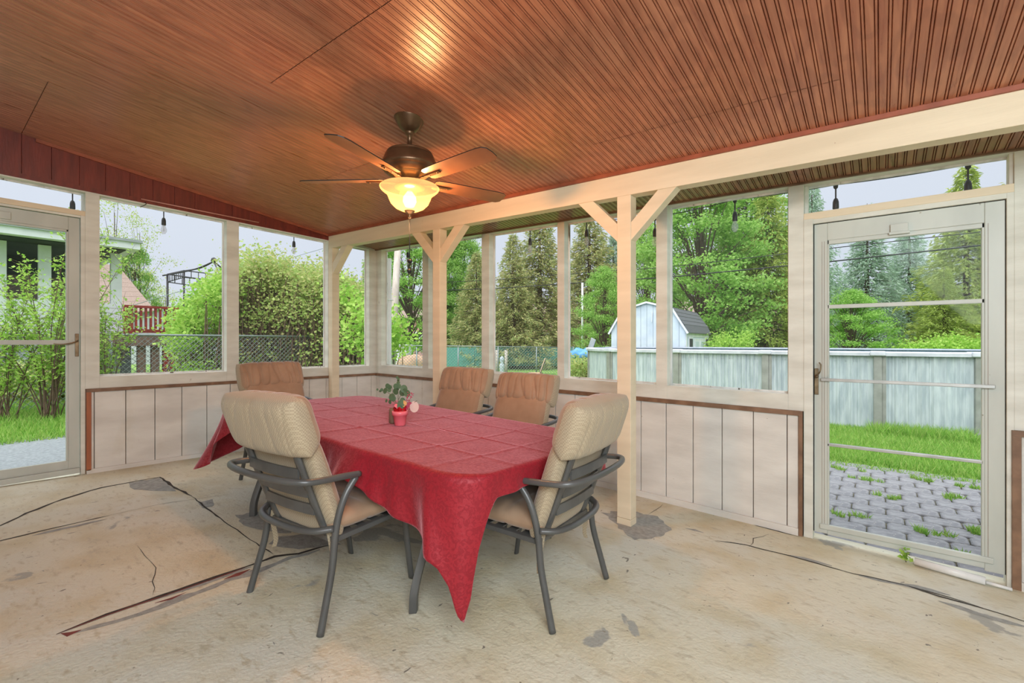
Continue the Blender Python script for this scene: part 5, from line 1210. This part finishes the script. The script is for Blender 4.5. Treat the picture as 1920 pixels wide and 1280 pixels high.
sp1 = spruce_tree('spruce_tree', 10, 2.9, M['spruce'], 1, 'brownish green spruce, tallest, filling the third right-wall window', 1.1)
sp2 = spruce_tree('spruce_tree', 10, 2.7, M['bluespruce'], 2, 'blue-grey spruce seen through the left half of the right door', 1.0)
sp3 = spruce_tree('spruce_tree', 10, 3.2, M['yellowspruce'], 3, 'bright green spruce at the right of the door with its tip in the transom', 1.1)
def spr(tpl, px__, d, py__, rz, label, wide=1.0):
    H = top(px__, py__, d); s_ = H / 10; t = tpl if label is None else copy_tree(tpl); x, y, z = atd(px__, 640, d); t.location = (x, y, GZ(x, y)); t.rotation_euler = (0, 0, rz); t.scale = (s_ * wide, s_ * wide, s_)
    if label: t['label'] = label
spr(sp1, 1012, 29, 388, 0, None, 1.45)
spr(sp1, 962, 27, 436, 1, 'olive spruce with a narrow tip at the left of the third right-wall window', 1.25)
spr(sp1, 1105, 33, 372, 2, 'tall grey-green spruce above the white pole and blue tarp', 1.3)
spr(sp2, 1150, 34, 436, 1.5, 'blue-green spruce just left of the thick post, behind the shed', 1.1)
spr(sp1, 893, 28, 470, 3, 'dark green spruce behind the teal fence, right of the slim post', 1.3)
spr(sp1, 690, 33, 468, 4, 'spruce standing above the hedge just left of the far corner', .75)
spr(sp3, 1440, 24, 330, 2.2, 'green spruce at the right side of the widest right-wall window', 1.0)
spr(sp1, 1375, 28, 350, .4, 'brownish spruce behind the bright maple and the shed roof', .9)
spr(sp2, 1522, 25, 318, .7, 'spruce half hidden by the stud left of the right door', .8)
spr(sp2, 1626, 27, 382, .2, None, 1.15)
spr(sp2, 1705, 30, 400, 2.9, 'blue spruce behind the power lines at the middle of the right door', 1.1)
spr(sp3, 1812, 24, 306, .5, None, 1.15)
spr(sp3, 1770, 22, 500, 4.1, 'lower bright spruce spreading at the right of the door above the pool', 1.3)
spr(sp1, 1890, 26, 340, 5.1, 'spruce behind the right jamb of the right door', 1.1)
mp1 = broadleaf('maple_tree', 10, 3.4, M['maple'], 5, 'bright green maple behind the shed filling the widest window', 190, 165, .12, .2, .12, clr=.33)
def brd(tpl, px__, d, py__, rz, label, wide=1.0, z=0):
    H = top(px__, py__, d); s_ = H / 10; t = tpl if label is None else copy_tree(tpl); x, y, zz_ = atd(px__, 640, d); t.location = (x, y, GZ(x, y) + z); t.rotation_euler = (0, 0, rz); t.scale = (s_ * wide, s_ * wide, s_)
    if label: t['label'] = label
brd(mp1, 1315, 23, 330, 0, None, 1.0)
brd(mp1, 1400, 27, 320, 2, 'tall leafy tree behind the maple at the widest window', .9)
brd(mp1, 1215, 30, 420, 1, 'light leafy tree in the gap right of the thick post', .6)
brd(mp1, 1132, 19, 505, 3.3, 'young bright maple left of the thick post, above the blue tarp', .75)
brd(mp1, 770, 30, 400, .9, 'tall multi-stemmed leafy tree beyond the far corner', .85)
brd(mp1, 865, 34, 425, 4, 'airy light green tree right of the slim post', .7)
brd(mp1, 838, 33, 440, 4.6, 'leafy tree partly hidden by the slim post', .6)
brd(mp1, 1595, 17, 548, 5, 'rounded bright maple low in the left half of the right door', 1.15)
lt = broadleaf('sparse_tree', 10, 3.4, M['vine'], 8, 'sparse spring tree rising behind the neighbouring roof', 42, 70, .10, .12, .3, clr=.45)
brd(lt, 215, 26, 385, 0, None, .8)
brd(lt, 262, 28, 425, 2, 'thin spring tree right of the neighbouring eave', .75)
brd(lt, 310, 34, 548, 2, 'low sparse tree on the skyline behind the gazebo frame', 1.6)
brd(mp1, 252, 28, 470, 2, 'small dense green tree beside the neighbouring house', .55)
# back row of trees closing the horizon
labs = ['distant leafy tree in the back row behind the gazebo', 'distant leafy tree in the back row above the hedge', 'distant leafy tree in the back row left of the far corner', 'distant leafy tree in the back row beyond the trailer', 'distant leafy tree in the back row above the lawn chair', 'distant leafy tree in the back row above the white pole', 'distant leafy tree in the back row behind the shed', 'distant leafy tree in the back row behind the right door', 'distant leafy tree in the back row at the far right']
for i, (px__, py__) in enumerate([(360, 560), (480, 560), (640, 560), (760, 560), (1000, 560), (1120, 560), (1290, 520), (1560, 540), (1760, 540)]):
    brd(mp1, px__, 48 + 3 * (i % 3), py__, i * 1.3, labs[i], 1.4)
for i, (x_, y_, h_, lab) in enumerate([(9, 22, 9, 'leafy tree beyond the pool end, outside the right jamb'), (14, 17, 8, 'leafy tree to the far right of the pool'), (17, 9, 9, 'leafy tree off the right end of the patio'), (12, 30, 11, 'tall leafy tree far behind the right end of the pool')]):
    t = copy_tree(mp1); t.location = (x_, y_, -.22); t.scale = (h_ / 10 * 1.3, h_ / 10 * 1.3, h_ / 10); t.rotation_euler = (0, 0, i * 1.7); t['label'] = lab
# ================================================================== HEDGE / SHRUBS
def shrub(name, pts, m, seed, label, per=170, size=.075, clr=.22, cat='shrub', stemm=None, stemn=60, base=None):
    """pts: cluster centres in world space"""
    r = np.random.default_rng(seed); t = thing(name, label, cat); P_ = np.array(pts)
    c0 = np.array([P_[:, 0].mean(), P_[:, 1].mean(), 0]); t.location = tuple(c0)
    c = np.concatenate([p + r.normal(size=(per, 3)) * clr for p in P_]) - c0; c = c[c[:, 2] > .0]
    V, F = cards(c, size, 1.5, .3, r); npmesh('foliage', V, F, m, t)['kind'] = 'stuff'
    bm_ = MB(); rr = random.Random(seed)
    for k in range(stemn):
        p = P_[rr.randrange(len(P_))] - c0; b0 = (p[0] * .8 + rr.uniform(-.3, .3), p[1] * .8 + rr.uniform(-.3, .3), -.1 + GZ(p[0] * .8 + c0[0], p[1] * .8 + c0[1]))
        mid = ((b0[0] + p[0]) / 2 + rr.uniform(-.25, .25), (b0[1] + p[1]) / 2 + rr.uniform(-.25, .25), (b0[2] + p[2]) * .5)
        bm_.tube(bez([b0, mid, tuple(p)], 4), [.018 - .0015 * i for i in range(9)], 4, False)
    bm_.build('stems', stemm or M['vinestem'], t, fix=False)['kind'] = 'stuff'; return t
rr = random.Random(3)
topL = [(330, 600), (355, 555), (385, 535), (405, 505), (430, 520), (452, 492), (480, 478), (510, 490), (540, 502), (565, 510), (600, 505), (625, 520), (650, 528), (675, 548), (700, 560)]
def hedge_pts(x0, x1, n, dmin, dmax, zlow=.2, lift=0):
    P_ = []
    for _ in range(n):
        x = rr.uniform(x0, x1); 
        for (a, ya), (b, yb) in zip(topL, topL[1:]):
            if a <= x <= b: yt = ya + (yb - ya) * (x - a) / (b - a)
        d = rr.uniform(dmin, dmax); zt = atd(x, yt, d)[2] - .15; z = zlow + (zt - zlow) * (1 - rr.random() ** 1.6); p = atd(x, 640, d); P_.append((p[0], p[1], z))
    return P_
shrub('vine_hedge', hedge_pts(425, 610, 230, 10.5, 12.5), M['vine'], 31, 'large overgrown hedge tangled with brown vines filling the second left-wall window', 150, .055, .22, 'hedge', stemn=1100)
shrub('vine_hedge', hedge_pts(600, 700, 110, 11, 13), M['vine'], 32, 'overgrown hedge beside the far corner in the narrow left-wall window', 230, .055, .2, 'hedge', stemn=350)
shrub('leafy_bush', hedge_pts(330, 425, 60, 9.5, 11.5), M['brightleaf'], 33, 'bright leafy bush in front of the deck at the right of the first left-wall window', 170, .06, .16, stemn=90)
P_ = [atd(x, y, d) for x, y, d in [(640, 545, 9.5), (655, 560, 9.5), (668, 580, 9.3), (680, 600, 9), (690, 620, 9), (672, 640, 9.2), (655, 625, 9.4), (700, 640, 9), (690, 655, 9), (735, 600, 10), (745, 620, 10), (755, 635, 10), (742, 640, 10), (730, 625, 10), (728, 650, 10)]]
shrub('young_maple', P_, M['brightleaf'], 34, 'young bright leafed tree around the outside of the far corner', 130, .07, .17, 'tree', stemn=20)
# sparse shrub outside the left door, along arching stems
def arch_shrub(name, base, n, Hh, spread, m, seed, label, leaf=.03, per=60, group=None):
    t = thing(name, label, 'shrub', base); r = random.Random(seed); rn = np.random.default_rng(seed); bm_ = MB(); P_ = []
    for k in range(n):
        a_ = r.uniform(0, 2 * PI); s_ = r.uniform(.2, 1) * spread; h_ = Hh * r.uniform(.5, 1)
        pts = bez([(0 + r.uniform(-.1, .1), r.uniform(-.1, .1), -.1), (s_ * .35 * math.cos(a_), s_ * .35 * math.sin(a_), h_ * .45), (s_ * .75 * math.cos(a_ + .2), s_ * .75 * math.sin(a_ + .2), h_ * .8), (s_ * math.cos(a_ + .3), s_ * math.sin(a_ + .3), h_)], 6)
        bm_.tube(pts, [.008 * (1 - .04 * i) for i in range(len(pts))], 4, False)
        for p in pts[4:]:
            for q in range(2):
                b_ = p + Vector((r.uniform(-.22, .22), r.uniform(-.22, .22), r.uniform(-.02, .25))); bm_.tube([p, b_], [.003, .0015], 3, False)
                for _ in range(per // 8): f = r.random(); P_.append(tuple(p.lerp(b_, f) + Vector((r.gauss(0, .025), r.gauss(0, .025), r.gauss(0, .02)))))
    bm_.build('stems', M['vinestem'], t, fix=False)['kind'] = 'stuff'
    V, F = cards(np.array(P_), leaf, 1.7, .2, rn); npmesh('foliage', V, F, m, t)['kind'] = 'stuff'; return t
b0 = onX(95, 640, -9.7); arch_shrub('budding_shrub', (b0[0], b0[1], GZ(b0[0], b0[1])), 24, 2.75, 1.15, M['brightleaf'], 41, 'open budding shrub with thin arching stems outside the left door', .034, 60)
b0 = onX(10, 640, -9.9); arch_shrub('budding_shrub', (b0[0], b0[1], GZ(b0[0], b0[1])), 15, 2.3, 1.0, M['brightleaf'], 42, 'thin leafy shrub at the left edge of the left door view', .034, 50)
b0 = onX(205, 640, -9.9); arch_shrub('budding_shrub', (b0[0], b0[1], GZ(b0[0], b0[1])), 14, 2.2, .6, M['brightleaf'], 43, 'narrow leafy shrub against the left edge of the first left-wall window', .036, 32)
# low growth at the fence foot and bright hedge behind the pool
def low(name, x0, x1, yb, d, hh, m, seed, label, n=40):
    r = random.Random(seed); P_ = []
    for _ in range(n): x = r.uniform(x0, x1); p = atd(x, 640, d + r.uniform(-.5, .5)); P_.append((p[0], p[1], GZ(p[0], p[1]) + hh * r.random()))
    return shrub(name, P_, m, seed, label, 120, .06, .13, stemn=n)
low('low_shrub', 20, 125, 700, 8.3, .55, M['vine'], 51, 'dull low shrub at the fence foot outside the left door', 50)
low('low_shrub', 1065, 1128, 690, 14.5, 1.0, M['vine'], 52, 'brushy low shrub under the blue tarp beside the pool', 40)
r = random.Random(61); P_ = []
for _ in range(60): x = r.uniform(1690, 1850); p = atd(x, 640, 16 + r.uniform(-.6, .6)); P_.append((p[0], p[1], r.uniform(.8, 1.25 + .1 * math.sin(x * .05))))
shrub('bright_hedge', P_, M['brightleaf'], 61, 'bright green hedge top just above the pool rim in the right door', 200, .06, .18, 'hedge', stemn=10)
r = random.Random(62); P_ = []
for _ in range(40): x = r.uniform(1335, 1400); p = atd(x, 640, 17 + r.uniform(-.6, .6)); P_.append((p[0], p[1], r.uniform(.2, 1.5)))
shrub('round_bush', P_, M['brightleaf'], 62, 'small round bush between the shed and the spruces behind the pool', 200, .06, .18, stemn=10)
